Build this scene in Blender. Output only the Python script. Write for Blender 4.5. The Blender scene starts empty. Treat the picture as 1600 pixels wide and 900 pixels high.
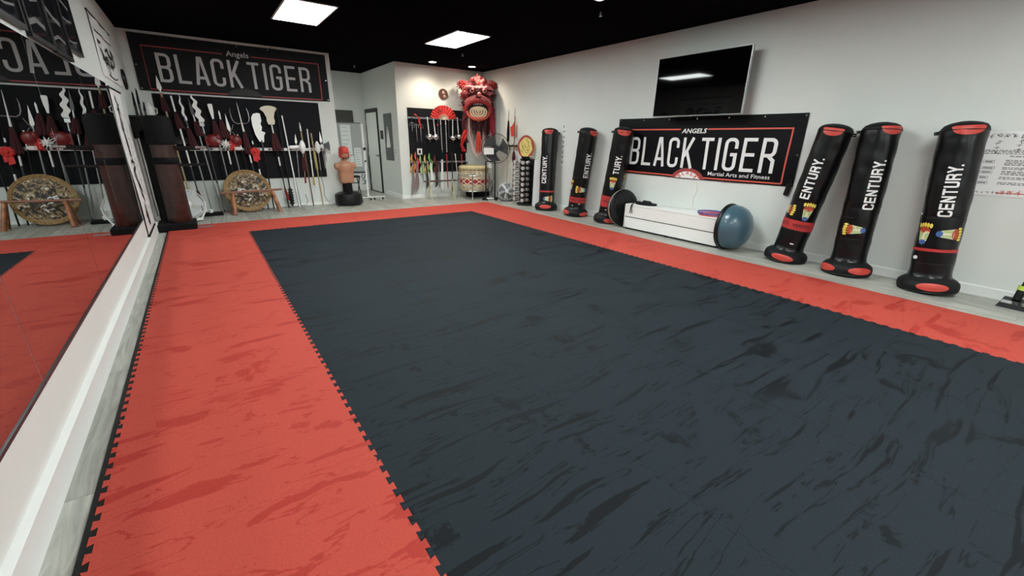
import bpy, math, random
from mathutils import Vector, Matrix
from math import sin, cos, pi, radians
random.seed(7)
scn = bpy.context.scene
col = scn.collection

# ------------------------------------------------------------------ camera
# optical frame found from the vanishing points of the room (f = 653.9 px of 1600)
cam_d = bpy.data.cameras.new('camera')
cam = bpy.data.objects.new('camera', cam_d)
col.objects.link(cam)
cam.matrix_world = Matrix(((0.813935, 0.180687, -0.552144, 0), (-0.580705, 0.281005, -0.764080, 0), (0.017096, 0.942544, 0.333645, 1.44), (0, 0, 0, 1)))
cam_d.sensor_width = 36.0
cam_d.lens = 36.0 * 653.943 / 1600.0
cam_d.clip_start = 0.02
scn.camera = cam

# ------------------------------------------------------------------ world, exposure
world = bpy.data.worlds.new('world'); scn.world = world; world.use_nodes = True
world.node_tree.nodes['Background'].inputs[0].default_value = (0.5, 0.55, 0.6, 1)
world.node_tree.nodes['Background'].inputs[1].default_value = 0.0
scn.view_settings.view_transform = 'Standard'
scn.view_settings.look = 'None'
scn.view_settings.gamma = 1.0
scn.view_settings.use_curve_mapping = False
scn.view_settings.exposure = 1.08
scn.cycles.blur_glossy = 0.0     # keep the light thrown back by the wall mirrors sharp
PANEL_POWER = 15.5      # emission of the troffer diffusers
DOWN_POWER = 24.0      # watts in each recessed downlight

# ------------------------------------------------------------------ helpers
class MB:
    def __init__(s): s.v = []; s.f = []
    def add(s, vs, fs):
        n = len(s.v); s.v += [tuple(v) for v in vs]; s.f += [tuple(i + n for i in f) for f in fs]; return s
    def box(s, x0, x1, y0, y1, z0, z1):
        return s.add([(x0,y0,z0),(x1,y0,z0),(x1,y1,z0),(x0,y1,z0),(x0,y0,z1),(x1,y0,z1),(x1,y1,z1),(x0,y1,z1)],
                     [(0,3,2,1),(4,5,6,7),(0,1,5,4),(1,2,6,5),(2,3,7,6),(3,0,4,7)])
    def rbox(s, x0, x1, y0, y1, z0, z1, b=.005):
        # box with chamfered vertical edges and a stepped top and bottom
        ring = [(x0+b,y0),(x1-b,y0),(x1,y0+b),(x1,y1-b),(x1-b,y1),(x0+b,y1),(x0,y1-b),(x0,y0+b)]
        cx, cy = (x0+x1)/2, (y0+y1)/2
        def sh(p):
            kx = ((x1-x0)/2-b)/max(1e-6,(x1-x0)/2); ky = ((y1-y0)/2-b)/max(1e-6,(y1-y0)/2)
            return (cx+(p[0]-cx)*kx, cy+(p[1]-cy)*ky)
        lv = [([sh(p) for p in ring], z0), (ring, z0+b), (ring, z1-b), ([sh(p) for p in ring], z1)]
        vs = [(p[0],p[1],z) for r,z in lv for p in r]; fs = []
        for k in range(3):
            for i in range(8):
                j=(i+1)%8; fs.append((k*8+i,k*8+j,k*8+8+j,k*8+8+i))
        fs.append(tuple(range(7,-1,-1))); fs.append(tuple(range(24,32)))
        return s.add(vs, fs)
    def cyl(s, p0, p1, r0, r1=None, n=12, cap=True):
        if r1 is None: r1 = r0
        p0 = Vector(p0); p1 = Vector(p1); d = (p1-p0)
        if d.length < 1e-7: return s
        d.normalize(); a = d.orthogonal().normalized(); b = d.cross(a)
        vs = []
        for p, r in ((p0,r0),(p1,r1)):
            for i in range(n):
                t = 2*pi*i/n; vs.append(p + a*(r*cos(t)) + b*(r*sin(t)))
        fs = [(i,(i+1)%n,n+(i+1)%n,n+i) for i in range(n)]
        if cap: fs += [tuple(range(n-1,-1,-1)), tuple(range(n,2*n))]
        return s.add(vs, fs)
    def lathe(s, prof, n=24, c=(0,0,0), closed=False):
        vs = []; fs = []
        for r, z in prof:
            for i in range(n):
                t = 2*pi*i/n; vs.append((c[0]+r*cos(t), c[1]+r*sin(t), c[2]+z))
        m = len(prof)
        for k in range(m-1 if not closed else m):
            k2 = (k+1)%m
            for i in range(n):
                j=(i+1)%n; fs.append((k*n+i,k*n+j,k2*n+j,k2*n+i))
        if not closed:
            if prof[0][0] > 1e-5: fs.append(tuple(range(n-1,-1,-1)))
            if prof[-1][0] > 1e-5: fs.append(tuple(range((m-1)*n, m*n)))
        return s.add(vs, fs)
    def sph(s, c, r, n=12, m=8):
        if not isinstance(r, tuple): r = (r,r,r)
        vs = [(c[0],c[1],c[2]-r[2])]; fs = []
        for k in range(1,m):
            a = -pi/2 + pi*k/m
            for i in range(n):
                t = 2*pi*i/n; vs.append((c[0]+r[0]*cos(a)*cos(t), c[1]+r[1]*cos(a)*sin(t), c[2]+r[2]*sin(a)))
        vs.append((c[0],c[1],c[2]+r[2]))
        for i in range(n): fs.append((0,1+(i+1)%n,1+i))
        for k in range(m-2):
            for i in range(n):
                j=(i+1)%n; fs.append((1+k*n+i,1+k*n+j,1+(k+1)*n+j,1+(k+1)*n+i))
        L = len(vs)-1; b = 1+(m-2)*n
        for i in range(n): fs.append((b+i,b+(i+1)%n,L))
        return s.add(vs, fs)
    def prism(s, poly, y0, y1, ax='y'):
        n = len(poly)
        if ax == 'y': vs = [(p[0],y0,p[1]) for p in poly]+[(p[0],y1,p[1]) for p in poly]
        elif ax == 'x': vs = [(y0,p[0],p[1]) for p in poly]+[(y1,p[0],p[1]) for p in poly]
        else: vs = [(p[0],p[1],y0) for p in poly]+[(p[0],p[1],y1) for p in poly]
        fs = [tuple(range(n-1,-1,-1)), tuple(range(n,2*n))]+[(i,(i+1)%n,n+(i+1)%n,n+i) for i in range(n)]
        return s.add(vs, fs)
    def tube(s, pts, r, n=8, closed=False, cap=True):
        pts = [Vector(p) for p in pts]; m = len(pts)
        rr = r if isinstance(r,(list,tuple)) else [r]*m
        vs = []; a = None
        for k in range(m):
            if closed: d = pts[(k+1)%m]-pts[k-1]
            else: d = pts[min(k+1,m-1)]-pts[max(k-1,0)]
            if d.length < 1e-9: d = Vector((0,0,1))
            d.normalize()
            if a is None: a = d.orthogonal().normalized()
            else:
                a = a - d*a.dot(d)
                a = a.normalized() if a.length > 1e-6 else d.orthogonal().normalized()
            b = d.cross(a)
            for i in range(n):
                t = 2*pi*i/n; vs.append(pts[k]+a*(rr[k]*cos(t))+b*(rr[k]*sin(t)))
        fs = []
        for k in range(m if closed else m-1):
            k2=(k+1)%m
            for i in range(n):
                j=(i+1)%n; fs.append((k*n+i,k*n+j,k2*n+j,k2*n+i))
        if cap and not closed: fs += [tuple(range(n-1,-1,-1)), tuple(range((m-1)*n,m*n))]
        return s.add(vs, fs)
    def torus(s, c, R, r, ax='z', n=32, m=8):
        pts = []
        for i in range(n):
            t = 2*pi*i/n
            u, v = R*cos(t), R*sin(t)
            p = {'z':(u,v,0),'y':(u,0,v),'x':(0,u,v)}[ax]
            pts.append((c[0]+p[0],c[1]+p[1],c[2]+p[2]))
        return s.tube(pts, r, m, closed=True)
    def merge(s, o, f=None):
        return s.add([f(Vector(v)) if f else v for v in o.v], o.f)

def flat(o):
    for p in o.data.polygons: p.use_smooth = False

def mesh_of(name, m, mat, ang=38):
    me = bpy.data.meshes.new(name); me.from_pydata(m.v, [], m.f); me.update()
    me.materials.append(mat)
    me.polygons.foreach_set('use_smooth', [True]*len(me.polygons))
    me.set_sharp_from_angle(angle=radians(ang))
    return me
def link(name, me, parent=None):
    o = bpy.data.objects.new(name, me); col.objects.link(o)
    if parent: o.parent = parent
    return o
def obj(name, m, mat, parent=None, label=None, ang=38):
    o = link(name, mesh_of(name, m, mat, ang), parent)
    if label: o['label'] = label
    return o
def tag(o, label=None, cat=None, group=None, kind=None):
    if label: o['label'] = label
    if cat: o['category'] = cat
    if group: o['group'] = group
    if kind: o['kind'] = kind
    return o
def thing(name, label, cat, loc=(0,0,0), rz=0, group=None):
    o = bpy.data.objects.new(name, None); col.objects.link(o)
    o.empty_display_size = .1; o.location = loc; o.rotation_euler = (0,0,rz)
    return tag(o, label, cat, group)
def struct(name, m, mat, parent=None):
    o = obj(name, m, mat, parent)
    o['kind'] = 'structure'
    return o
def pose(root, p0, p1, ref=(1,0,0)):
    p0 = Vector(p0); z = (Vector(p1)-p0).normalized(); x = Vector(ref); x = (x - z*x.dot(z)).normalized(); y = z.cross(x)
    root.matrix_world = Matrix(((x.x,y.x,z.x,p0.x),(x.y,y.y,z.y,p0.y),(x.z,y.z,z.z,p0.z),(0,0,0,1)))
def lerp(a,b,t): return a+(b-a)*t

# ---- materials
def nodes(name):
    m = bpy.data.materials.new(name); m.use_nodes = True
    nt = m.node_tree; b = nt.nodes['Principled BSDF']
    return m, nt, b
def mk(name, c, rough=.5, metal=0., bump=None, var=None, spec=None, coat=0, sheen=0):
    m, nt, b = nodes(name)
    b.inputs['Base Color'].default_value = (*c,1); b.inputs['Roughness'].default_value = rough
    b.inputs['Metallic'].default_value = metal
    if spec is not None: b.inputs['Specular IOR Level'].default_value = spec
    if coat: b.inputs['Coat Weight'].default_value = coat; b.inputs['Coat Roughness'].default_value = .15
    if sheen: b.inputs['Sheen Weight'].default_value = sheen
    tc = nt.nodes.new('ShaderNodeTexCoord')
    if var:
        n = nt.nodes.new('ShaderNodeTexNoise'); n.inputs['Scale'].default_value = var[0]; n.inputs['Detail'].default_value = 5
        r = nt.nodes.new('ShaderNodeValToRGB')
        k = var[1]; d = var[2] if len(var) > 2 else tuple(x*(1-k) for x in c)
        r.color_ramp.elements[0].color = (*d,1); r.color_ramp.elements[1].color = (*[min(1,x*(1+k*.4)) for x in c],1)
        r.color_ramp.elements[0].position = .35; r.color_ramp.elements[1].position = .65
        nt.links.new(tc.outputs['Object'], n.inputs['Vector']); nt.links.new(n.outputs['Fac'], r.inputs[0]); nt.links.new(r.outputs[0], b.inputs['Base Color'])
    if bump:
        n = nt.nodes.new('ShaderNodeTexNoise'); n.inputs['Scale'].default_value = bump[0]; n.inputs['Detail'].default_value = 3
        bp = nt.nodes.new('ShaderNodeBump'); bp.inputs['Strength'].default_value = bump[1]; bp.inputs['Distance'].default_value = bump[2] if len(bump)>2 else .002
        nt.links.new(tc.outputs['Object'], n.inputs['Vector']); nt.links.new(n.outputs['Fac'], bp.inputs['Height']); nt.links.new(bp.outputs[0], b.inputs['Normal'])
    return m
def emit(name, c, s):
    m, nt, b = nodes(name)
    b.inputs['Base Color'].default_value = (.8,.8,.8,1)
    b.inputs['Emission Color'].default_value = (*c,1); b.inputs['Emission Strength'].default_value = s
    return m

def mat_foam(name, base, dark, streak, wetrough, rough):
    """foam mat with wet mop marks: long streaks across the room and splotches, in world metres"""
    m, nt, b = nodes(name); N = nt.nodes.new; L = nt.links.new
    g = N('ShaderNodeNewGeometry')
    dn = N('ShaderNodeTexNoise'); dn.inputs['Scale'].default_value = 1.1; dn.inputs['Detail'].default_value = 2
    L(g.outputs['Position'], dn.inputs['Vector'])
    ds = N('ShaderNodeVectorMath'); ds.operation = 'MULTIPLY_ADD'
    ds.inputs[1].default_value = (.20,.22,0); L(dn.outputs['Color'], ds.inputs[0]); L(g.outputs['Position'], ds.inputs[2])
    mp = N('ShaderNodeMapping'); mp.inputs['Scale'].default_value = streak[0]; mp.inputs['Rotation'].default_value = (0,0,streak[1]); L(ds.outputs[0], mp.inputs['Vector'])
    s1 = N('ShaderNodeTexNoise'); s1.inputs['Scale'].default_value = 1; s1.inputs['Detail'].default_value = 5; s1.inputs['Roughness'].default_value = .55; L(mp.outputs[0], s1.inputs['Vector'])
    r1 = N('ShaderNodeMapRange'); r1.inputs[1].default_value = streak[2]; r1.inputs[2].default_value = streak[2]+.012; L(s1.outputs['Fac'], r1.inputs[0])
    s2 = N('ShaderNodeTexNoise'); s2.inputs['Scale'].default_value = streak[4]; s2.inputs['Detail'].default_value = 8; s2.inputs['Roughness'].default_value = .68; L(ds.outputs[0], s2.inputs['Vector'])
    r2 = N('ShaderNodeMapRange'); r2.inputs[1].default_value = streak[3]; r2.inputs[2].default_value = streak[3]+.02; L(s2.outputs['Fac'], r2.inputs[0])
    # thin broken drag lines
    mp2 = N('ShaderNodeMapping'); mp2.inputs['Scale'].default_value = (streak[0][0]*.8, streak[0][1]*.75, 1); mp2.inputs['Rotation'].default_value = (0,0,streak[1]-.22); mp2.inputs['Location'].default_value = (7,3,0); L(ds.outputs[0], mp2.inputs['Vector'])
    s4 = N('ShaderNodeTexNoise'); s4.inputs['Scale'].default_value = 1; s4.inputs['Detail'].default_value = 4; s4.inputs['Roughness'].default_value = .5; L(mp2.outputs[0], s4.inputs['Vector'])
    sb = N('ShaderNodeMath'); sb.operation = 'SUBTRACT'; sb.inputs[1].default_value = .5; L(s4.outputs['Fac'], sb.inputs[0])
    ab = N('ShaderNodeMath'); ab.operation = 'ABSOLUTE'; L(sb.outputs[0], ab.inputs[0])
    r4 = N('ShaderNodeMapRange'); r4.inputs[1].default_value = .013; r4.inputs[2].default_value = .007; L(ab.outputs[0], r4.inputs[0])
    s5 = N('ShaderNodeTexNoise'); s5.inputs['Scale'].default_value = 5; s5.inputs['Detail'].default_value = 5; L(g.outputs['Position'], s5.inputs['Vector'])
    r5 = N('ShaderNodeMapRange'); r5.inputs[1].default_value = .47; r5.inputs[2].default_value = .50; L(s5.outputs['Fac'], r5.inputs[0])
    t4 = N('ShaderNodeMath'); t4.operation = 'MULTIPLY'; L(r4.outputs[0], t4.inputs[0]); L(r5.outputs[0], t4.inputs[1])
    m0 = N('ShaderNodeMath'); m0.operation = 'MAXIMUM'; L(r1.outputs[0], m0.inputs[0]); L(t4.outputs[0], m0.inputs[1])
    mx = N('ShaderNodeMath'); mx.operation = 'MAXIMUM'; L(m0.outputs[0], mx.inputs[0]); L(r2.outputs[0], mx.inputs[1])
    # patches where the floor dried
    s3 = N('ShaderNodeTexNoise'); s3.inputs['Scale'].default_value = .8; s3.inputs['Detail'].default_value = 3; L(g.outputs['Position'], s3.inputs['Vector'])
    r3 = N('ShaderNodeMapRange'); r3.inputs[1].default_value = .28; r3.inputs[2].default_value = .44; L(s3.outputs['Fac'], r3.inputs[0])
    wt = N('ShaderNodeMath'); wt.operation = 'MULTIPLY'; L(mx.outputs[0], wt.inputs[0]); L(r3.outputs[0], wt.inputs[1])
    # fine speckle
    f = N('ShaderNodeTexNoise'); f.inputs['Scale'].default_value = 220; f.inputs['Detail'].default_value = 2; L(g.outputs['Position'], f.inputs['Vector'])
    fr = N('ShaderNodeMapRange'); fr.inputs[1].default_value = .3; fr.inputs[2].default_value = .7; fr.inputs[3].default_value = .86; fr.inputs[4].default_value = 1.12; L(f.outputs['Fac'], fr.inputs[0])
    c = N('ShaderNodeMix'); c.data_type = 'RGBA'; c.inputs[6].default_value = (*base,1); c.inputs[7].default_value = (*dark,1); L(wt.outputs[0], c.inputs[0])
    ml = N('ShaderNodeMix'); ml.data_type = 'RGBA'; ml.blend_type = 'MULTIPLY'; ml.inputs[0].default_value = 1; L(c.outputs[2], ml.inputs[6]); L(fr.outputs[0], ml.inputs[7])
    L(ml.outputs[2], b.inputs['Base Color'])
    rr = N('ShaderNodeMapRange'); rr.inputs[3].default_value = rough; rr.inputs[4].default_value = wetrough; L(wt.outputs[0], rr.inputs[0]); L(rr.outputs[0], b.inputs['Roughness'])
    bp = N('ShaderNodeBump'); bp.inputs['Strength'].default_value = .35; bp.inputs['Distance'].default_value = .001; L(f.outputs['Fac'], bp.inputs['Height']); L(bp.outputs[0], b.inputs['Normal'])
    b.inputs['Specular IOR Level'].default_value = .12
    return m

def mat_plank(name, c0, c1):
    m, nt, b = nodes(name); N = nt.nodes.new; L = nt.links.new
    g = N('ShaderNodeNewGeometry'); oi = N('ShaderNodeObjectInfo')
    ad = N('ShaderNodeVectorMath'); ad.operation = 'MULTIPLY_ADD'; ad.inputs[1].default_value = (40,40,0)
    cb = N('ShaderNodeCombineXYZ'); L(oi.outputs['Random'], cb.inputs[0]); L(oi.outputs['Random'], cb.inputs[1])
    L(cb.outputs[0], ad.inputs[0]); L(g.outputs['Position'], ad.inputs[2])
    mp = N('ShaderNodeMapping'); mp.inputs['Scale'].default_value = (22,2.2,1); L(ad.outputs[0], mp.inputs['Vector'])
    n = N('ShaderNodeTexNoise'); n.inputs['Scale'].default_value = 1; n.inputs['Detail'].default_value = 6; n.inputs['Distortion'].default_value = 1.3; L(mp.outputs[0], n.inputs['Vector'])
    r = N('ShaderNodeValToRGB'); r.color_ramp.elements[0].color = (*c0,1); r.color_ramp.elements[1].color = (*c1,1); r.color_ramp.elements[0].position = .3; r.color_ramp.elements[1].position = .68
    L(n.outputs['Fac'], r.inputs[0])
    v = N('ShaderNodeMapRange'); v.inputs[3].default_value = .82; v.inputs[4].default_value = 1.1; L(oi.outputs['Random'], v.inputs[0])
    ml = N('ShaderNodeMix'); ml.data_type='RGBA'; ml.blend_type='MULTIPLY'; ml.inputs[0].default_value=1; L(r.outputs[0], ml.inputs[6]); L(v.outputs[0], ml.inputs[7]); L(ml.outputs[2], b.inputs['Base Color'])
    b.inputs['Roughness'].default_value = .45
    return m

def mat_shield(name):
    """painted face of the woven shield: pale and dark brush patches"""
    m, nt, b = nodes(name); N = nt.nodes.new; L = nt.links.new
    tc = N('ShaderNodeTexCoord')
    n = N('ShaderNodeTexNoise'); n.inputs['Scale'].default_value = 9; n.inputs['Detail'].default_value = 3; n.inputs['Distortion'].default_value = 2.2
    L(tc.outputs['Object'], n.inputs['Vector'])
    r = N('ShaderNodeValToRGB'); e = r.color_ramp.elements
    e[0].position = .44; e[0].color = (.02,.015,.012,1); e[1].position = .49; e[1].color = (.26,.17,.085,1)
    x = e.new(.60); x.color = (.30,.20,.10,1); x = e.new(.64); x.color = (.70,.66,.60,1)
    L(n.outputs['Fac'], r.inputs[0]); L(r.outputs[0], b.inputs['Base Color']); b.inputs['Roughness'].default_value = .6
    return m

def mat_stripes(name, c0, c1, scale, axis='z', rough=.6):
    m, nt, b = nodes(name); N = nt.nodes.new; L = nt.links.new
    tc = N('ShaderNodeTexCoord'); w = N('ShaderNodeTexWave'); w.inputs['Scale'].default_value = scale; w.inputs['Distortion'].default_value = 1.5
    w.bands_direction = axis.upper(); L(tc.outputs['Object'], w.inputs['Vector'])
    r = N('ShaderNodeValToRGB'); r.color_ramp.elements[0].color = (*c0,1); r.color_ramp.elements[1].color = (*c1,1)
    L(w.outputs['Fac'], r.inputs[0]); L(r.outputs[0], b.inputs['Base Color']); b.inputs['Roughness'].default_value = rough
    return m

WALL = mk('wall_paint', (.69,.715,.69), .75, bump=(90,.12,.002), var=(1.3,.025))
CEIL = mk('ceiling_black', (.0062,.0065,.0078), .9, bump=(60,.3,.003), spec=0.)
TRIM = mk('trim_white', (.78,.78,.77), .4)
FLOORB = mk('floor_base', (.12,.12,.11), .8)
PLANK = mat_plank('floor_plank', (.25,.25,.22), (.47,.465,.42))
FOAMK = mat_foam('foam_black', (.0150,.0205,.0265), (.0052,.0065,.0085), ((1.2,15,1),.06,.592,.60,2.6), .62, .72)
FOAMR = mat_foam('foam_red', (.46,.066,.048), (.375,.038,.028), ((2.0,9.5,1),.35,.592,.59,2.6), .6, .75)
RAMP = mk('ramp_black', (.005,.0055,.006), .6, spec=.2)
MIRR = mk('mirror_silver', (.53,.56,.55), .0, 1.)
BLACK = mk('black_plastic', (.005,.005,.006), .4, spec=.35)
MATTEK = mk('black_matte', (.0045,.0045,.0055), .8, spec=.2)
VINYLK = mk('bag_vinyl', (.0022,.0027,.0036), .30, bump=(9,.45,.010), spec=.40)
VINYLB = mk('bag_base_cloth', (.0045,.0045,.0055), .62, bump=(14,.5,.008), spec=.3)
REDV = mk('red_vinyl', (.56,.055,.040), .45, bump=(30,.3,.004))
REDB = mk('red_band', (.45,.03,.03), .55, bump=(90,.2,.002))
WHITE = mk('white_paint', (.80,.80,.79), .4)
WHITEP = mk('white_plastic', (.78,.78,.77), .35)
PRINTW = mk('print_white', (.80,.80,.80), .5)
PRINTD = mk('print_white_dusty', (.50,.50,.51), .6)
PRINTK = mk('print_black', (.012,.012,.012), .6)
PRINTR = mk('print_red', (.62,.10,.07), .5)
PRINTRD = mk('print_dark_red', (.30,.04,.04), .55)
VBAN = mk('banner_vinyl', (.003,.003,.0045), .42, spec=.16)
VBAN2 = mk('banner_vinyl_dusty', (.0075,.0075,.0095), .6, spec=.2)
CHROME = mk('chrome', (.75,.75,.76), .18, 1.)
STEEL = mk('steel', (.55,.56,.58), .35, 1.)
BLADE = mk('blade_silver', (.92,.92,.91), .45, .1)
DKST = mk('dark_steel', (.10,.10,.11), .4, .8)
TAN = mk('rattan_tan', (.42,.32,.18), .55, var=(30,.3))
WOODO = mk('wood_orange', (.36,.13,.055), .4, var=(14,.5), coat=.3)
WOODD = mk('wood_dark_brown', (.040,.011,.008), .38, var=(9,.5), coat=.2)
WOODM = mk('wood_mid', (.16,.08,.04), .5, var=(14,.4))
TASSEL = mk('tassel_dark_red', (.048,.003,.006), .8, bump=(120,.8,.004))
REDC = mk('red_cloth', (.60,.035,.03), .75, bump=(40,.4,.006))
ORAC = mk('orange_red_cloth', (.80,.11,.03), .75, bump=(40,.4,.006))
CREAM = mk('cream_plastic', (.72,.66,.52), .5)
CREAMD = mk('drum_cream', (.60,.52,.36), .55, var=(7,.35,(.40,.33,.22)))
ROPE = mk('woven_rope', (.38,.235,.10), .75, bump=(70,1.,.006), var=(40,.45))
SKIN = mk('dummy_skin', (.42,.20,.12), .5)
BOARDK = mk('board_black', (.0065,.007,.0095), .75, spec=.2)
SCREEN = mk('screen_glass', (.0008,.0008,.001), .035, spec=.3)
GLASSD = mk('picture_glass', (.02,.02,.024), .08)
BLUED = mk('dome_blue', (.055,.115,.155), .30, bump=(160,.12,.001), coat=.25)
GREYP = mk('grey_paint_panel', (.11,.12,.12), .5)
DOORM = mk('door_paint', (.78,.80,.77), .5)
GREYC = mk('grey_cloth', (.15,.15,.15), .8)

# ---- strokes and lettering
def arc(cx, cy, r, a0, a1, n=5):
    return [(cx+r*cos(radians(lerp(a0,a1,i/n))), cy+r*sin(radians(lerp(a0,a1,i/n)))) for i in range(n+1)]
def dens(pts, step):
    out = [pts[0]]
    for a, b in zip(pts, pts[1:]):
        d = math.dist(a,b); k = max(1, int(math.ceil(d/step)))
        for i in range(1,k+1): out.append((lerp(a[0],b[0],i/k), lerp(a[1],b[1],i/k)))
    return out
def ribbon(m, pts, w, fn, step=.2, w1=None):
    """flat stroke of width w along pts, mapped to 3-D by fn(u,v)"""
    pts = dens(pts, step)
    p2 = [pts[0]]
    for p in pts[1:]:
        if math.dist(p,p2[-1]) > 1e-6: p2.append(p)
    pts = p2; n = len(pts); vs = []
    if n < 2: return
    for i in range(n):
        a = pts[max(i-1,0)]; b = pts[i]; c = pts[min(i+1,n-1)]
        d1 = Vector((b[0]-a[0],b[1]-a[1])) if i>0 else Vector((c[0]-b[0],c[1]-b[1]))
        d2 = Vector((c[0]-b[0],c[1]-b[1])) if i<n-1 else d1
        d1.normalize(); d2.normalize(); t = d1+d2
        if t.length < 1e-4: t = d1.copy()
        t.normalize(); nn = Vector((-t.y,t.x)); k = 1/max(.45, t.dot(d1))
        ww = w if w1 is None else lerp(w,w1,i/(n-1))
        h = ww/2*k
        vs.append((b[0]+nn.x*h,b[1]+nn.y*h)); vs.append((b[0]-nn.x*h,b[1]-nn.y*h))
    m.add([fn(*v) for v in vs], [(2*i,2*i+1,2*i+3,2*i+2) for i in range(n-1)])
def glyphs(W, t, r=.13):
    a, b, c, d = t/2, W-t/2, t/2, 1-t/2; y = .52
    G = {
     'B': [[(a,c),(a,d),(b-r,d)]+arc(b-r,d-r,r,90,0)+[(b,y+r)]+arc(b-r,y+r,r,0,-90)+[(a,y)], [(b-r,y)]+arc(b-r,y-r,r,90,0)+[(b,c+r)]+arc(b-r,c+r,r,0,-90)+[(a-t/2,c)]],
     'L': [[(a,1),(a,c),(W*.96,c)]],
     'A': [[(a*.7,0),(W/2-t*.28,1)], [(W-a*.7,0),(W/2+t*.28,1)], [(W*.22,.26),(W*.78,.26)], [(W/2-t*.6,1-t*.4),(W/2+t*.6,1-t*.4)]],
     'C': [[(b,.66),(b,d-r)]+arc(b-r,d-r,r,0,90)+arc(a+r,d-r,r,90,180)+arc(a+r,c+r,r,180,270)+arc(b-r,c+r,r,270,360)+[(b,.34)]],
     'K': [[(a,0),(a,1)], [(b+t*.1,1),(a+t*.3,.38)], [(a+t*1.0,.60),(b+t*.2,0)]],
     'T': [[(0,d),(W,d)], [(W/2,0),(W/2,d)]],
     'I': [[(a,0),(a,1)]],
     'G': [[(b,.68),(b,d-r)]+arc(b-r,d-r,r,0,90)+arc(a+r,d-r,r,90,180)+arc(a+r,c+r,r,180,270)+arc(b-r,c+r,r,270,360)+[(b,.50),(W*.5,.50)]],
     'E': [[(W*.97,d),(a,d),(a,c),(W*.97,c)], [(a,.51),(W*.9,.51)]],
     'R': [[(a,0),(a,d),(b-r,d)]+arc(b-r,d-r,r,90,0)+[(b,y-.02+r)]+arc(b-r,y-.02+r,r,0,-90)+[(a,y-.02)], [(W*.5,y-.02),(b,y-.16),(b,0)]],
     'N': [[(a,0),(a,1)], [(b,0),(b,1)], [(a,1-t*.3),(b,t*.3)]],
     'U': [[(a,1),(a,c+r)]+arc(a+r,c+r,r,180,270)+arc(b-r,c+r,r,270,360)+[(b,1)]],
     'Y': [[(a*.6,1),(W/2,.42)], [(W-a*.6,1),(W/2,.42)], [(W/2,0),(W/2,.46)]],
     'S': [[(b,.70),(b,d-r)]+arc(b-r,d-r,r,0,90)+arc(a+r,d-r,r,90,180)+[(a,.62),(b,.40)]+arc(b-r,c+r,r,360,270)+arc(a+r,c+r,r,270,180)+[(a,.30)]],
     'V': [[(a*.6,1),(W/2,0)], [(W-a*.6,1),(W/2,0)]],
     'W': [[(a*.6,1),(W*.3,0)], [(W*.3,0),(W/2,.7)], [(W/2,.7),(W*.7,0)], [(W-a*.6,1),(W*.7,0)]],
     '.': [[(a,0),(a,t)]],
    }
    return G
def letters(m, s, x, y, h, fn, W=.42, t=.145, gap=.11, slant=0., step=.06, space=.30, skip=0, total=None):
    """condensed block capitals; total = run length to fit"""
    G = glyphs(W, t)
    def wd(ch): return space if ch==' ' else (t if ch in 'I.' else W)
    run = sum(wd(c)+gap for c in s)-gap-(gap*.9 if s.endswith('.') else 0)
    kx = (total/(run*h)) if total else 1.
    cx = 0.; k = 0
    for i, ch in enumerate(s):
        if ch != ' ' and i >= skip:
            for pl in G[ch]:
                off = k*.00012; k += 1
                f = lambda u,v,cx=cx,off=off: fn(x+(cx+u+slant*v)*h*kx, y+v*h, off)
                ribbon(m, pl, t, f, step=step/h if step else .2)
        cx += wd(ch)+(gap if i+1 < len(s) and s[i+1] != '.' else gap*.1)
    return run*h*kx
_tc = {}
def text2d(s, bold=0.):
    """outline text from the built-in font as flat vertices and faces, unit size"""
    key = (s,bold)
    if key in _tc: return _tc[key]
    cu = bpy.data.curves.new('t','FONT'); cu.body = s; cu.size = 1; cu.offset = bold; cu.resolution_u = 2
    o = bpy.data.objects.new('t',cu); col.objects.link(o)
    dg = bpy.context.evaluated_depsgraph_get(); me = o.evaluated_get(dg).to_mesh()
    vs = [tuple(v.co) for v in me.vertices]; fs = [tuple(p.vertices) for p in me.polygons]
    o.evaluated_get(dg).to_mesh_clear(); bpy.data.objects.remove(o); bpy.data.curves.remove(cu)
    _tc[key] = (vs,fs); return _tc[key]
def text(m, s, x, y, h, fn, width=None, slant=0., bold=0.):
    vs, fs = text2d(s,bold)
    if not vs: return
    x0 = min(v[0] for v in vs); x1 = max(v[0] for v in vs)
    k = (width/(x1-x0)) if width else h
    m.add([fn(x+(v[0]-x0)*k+slant*v[1]*h, y+v[1]*h, 0) for v in vs], fs)
def brush(m, rnd, cx, cy, s, fn, n=6):
    """one brush-written character: a few tapered strokes"""
    for i in range(n):
        a = rnd.choice([0,0,90,90,50,130,-40])+rnd.uniform(-12,12); L = s*rnd.uniform(.35,.85)
        x = cx+rnd.uniform(-.25,.25)*s; y = cy+rnd.uniform(-.3,.3)*s
        dx, dy = cos(radians(a))*L/2, sin(radians(a))*L/2
        b = rnd.uniform(-.12,.12)*s
        ribbon(m, [(x-dx,y-dy),(x-dy*b*2,y+dx*b*2),(x+dx,y+dy)], s*rnd.uniform(.09,.17), lambda u,v: fn(u,v,0), step=s, w1=s*.03)
def disc2(m, cx, cy, rx, ry, fn, n=20, off=0):
    m.add([fn(cx,cy,off)]+[fn(cx+rx*cos(2*pi*i/n),cy+ry*sin(2*pi*i/n),off) for i in range(n)], [(0,1+i,1+(i+1)%n) for i in range(n)])
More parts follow.
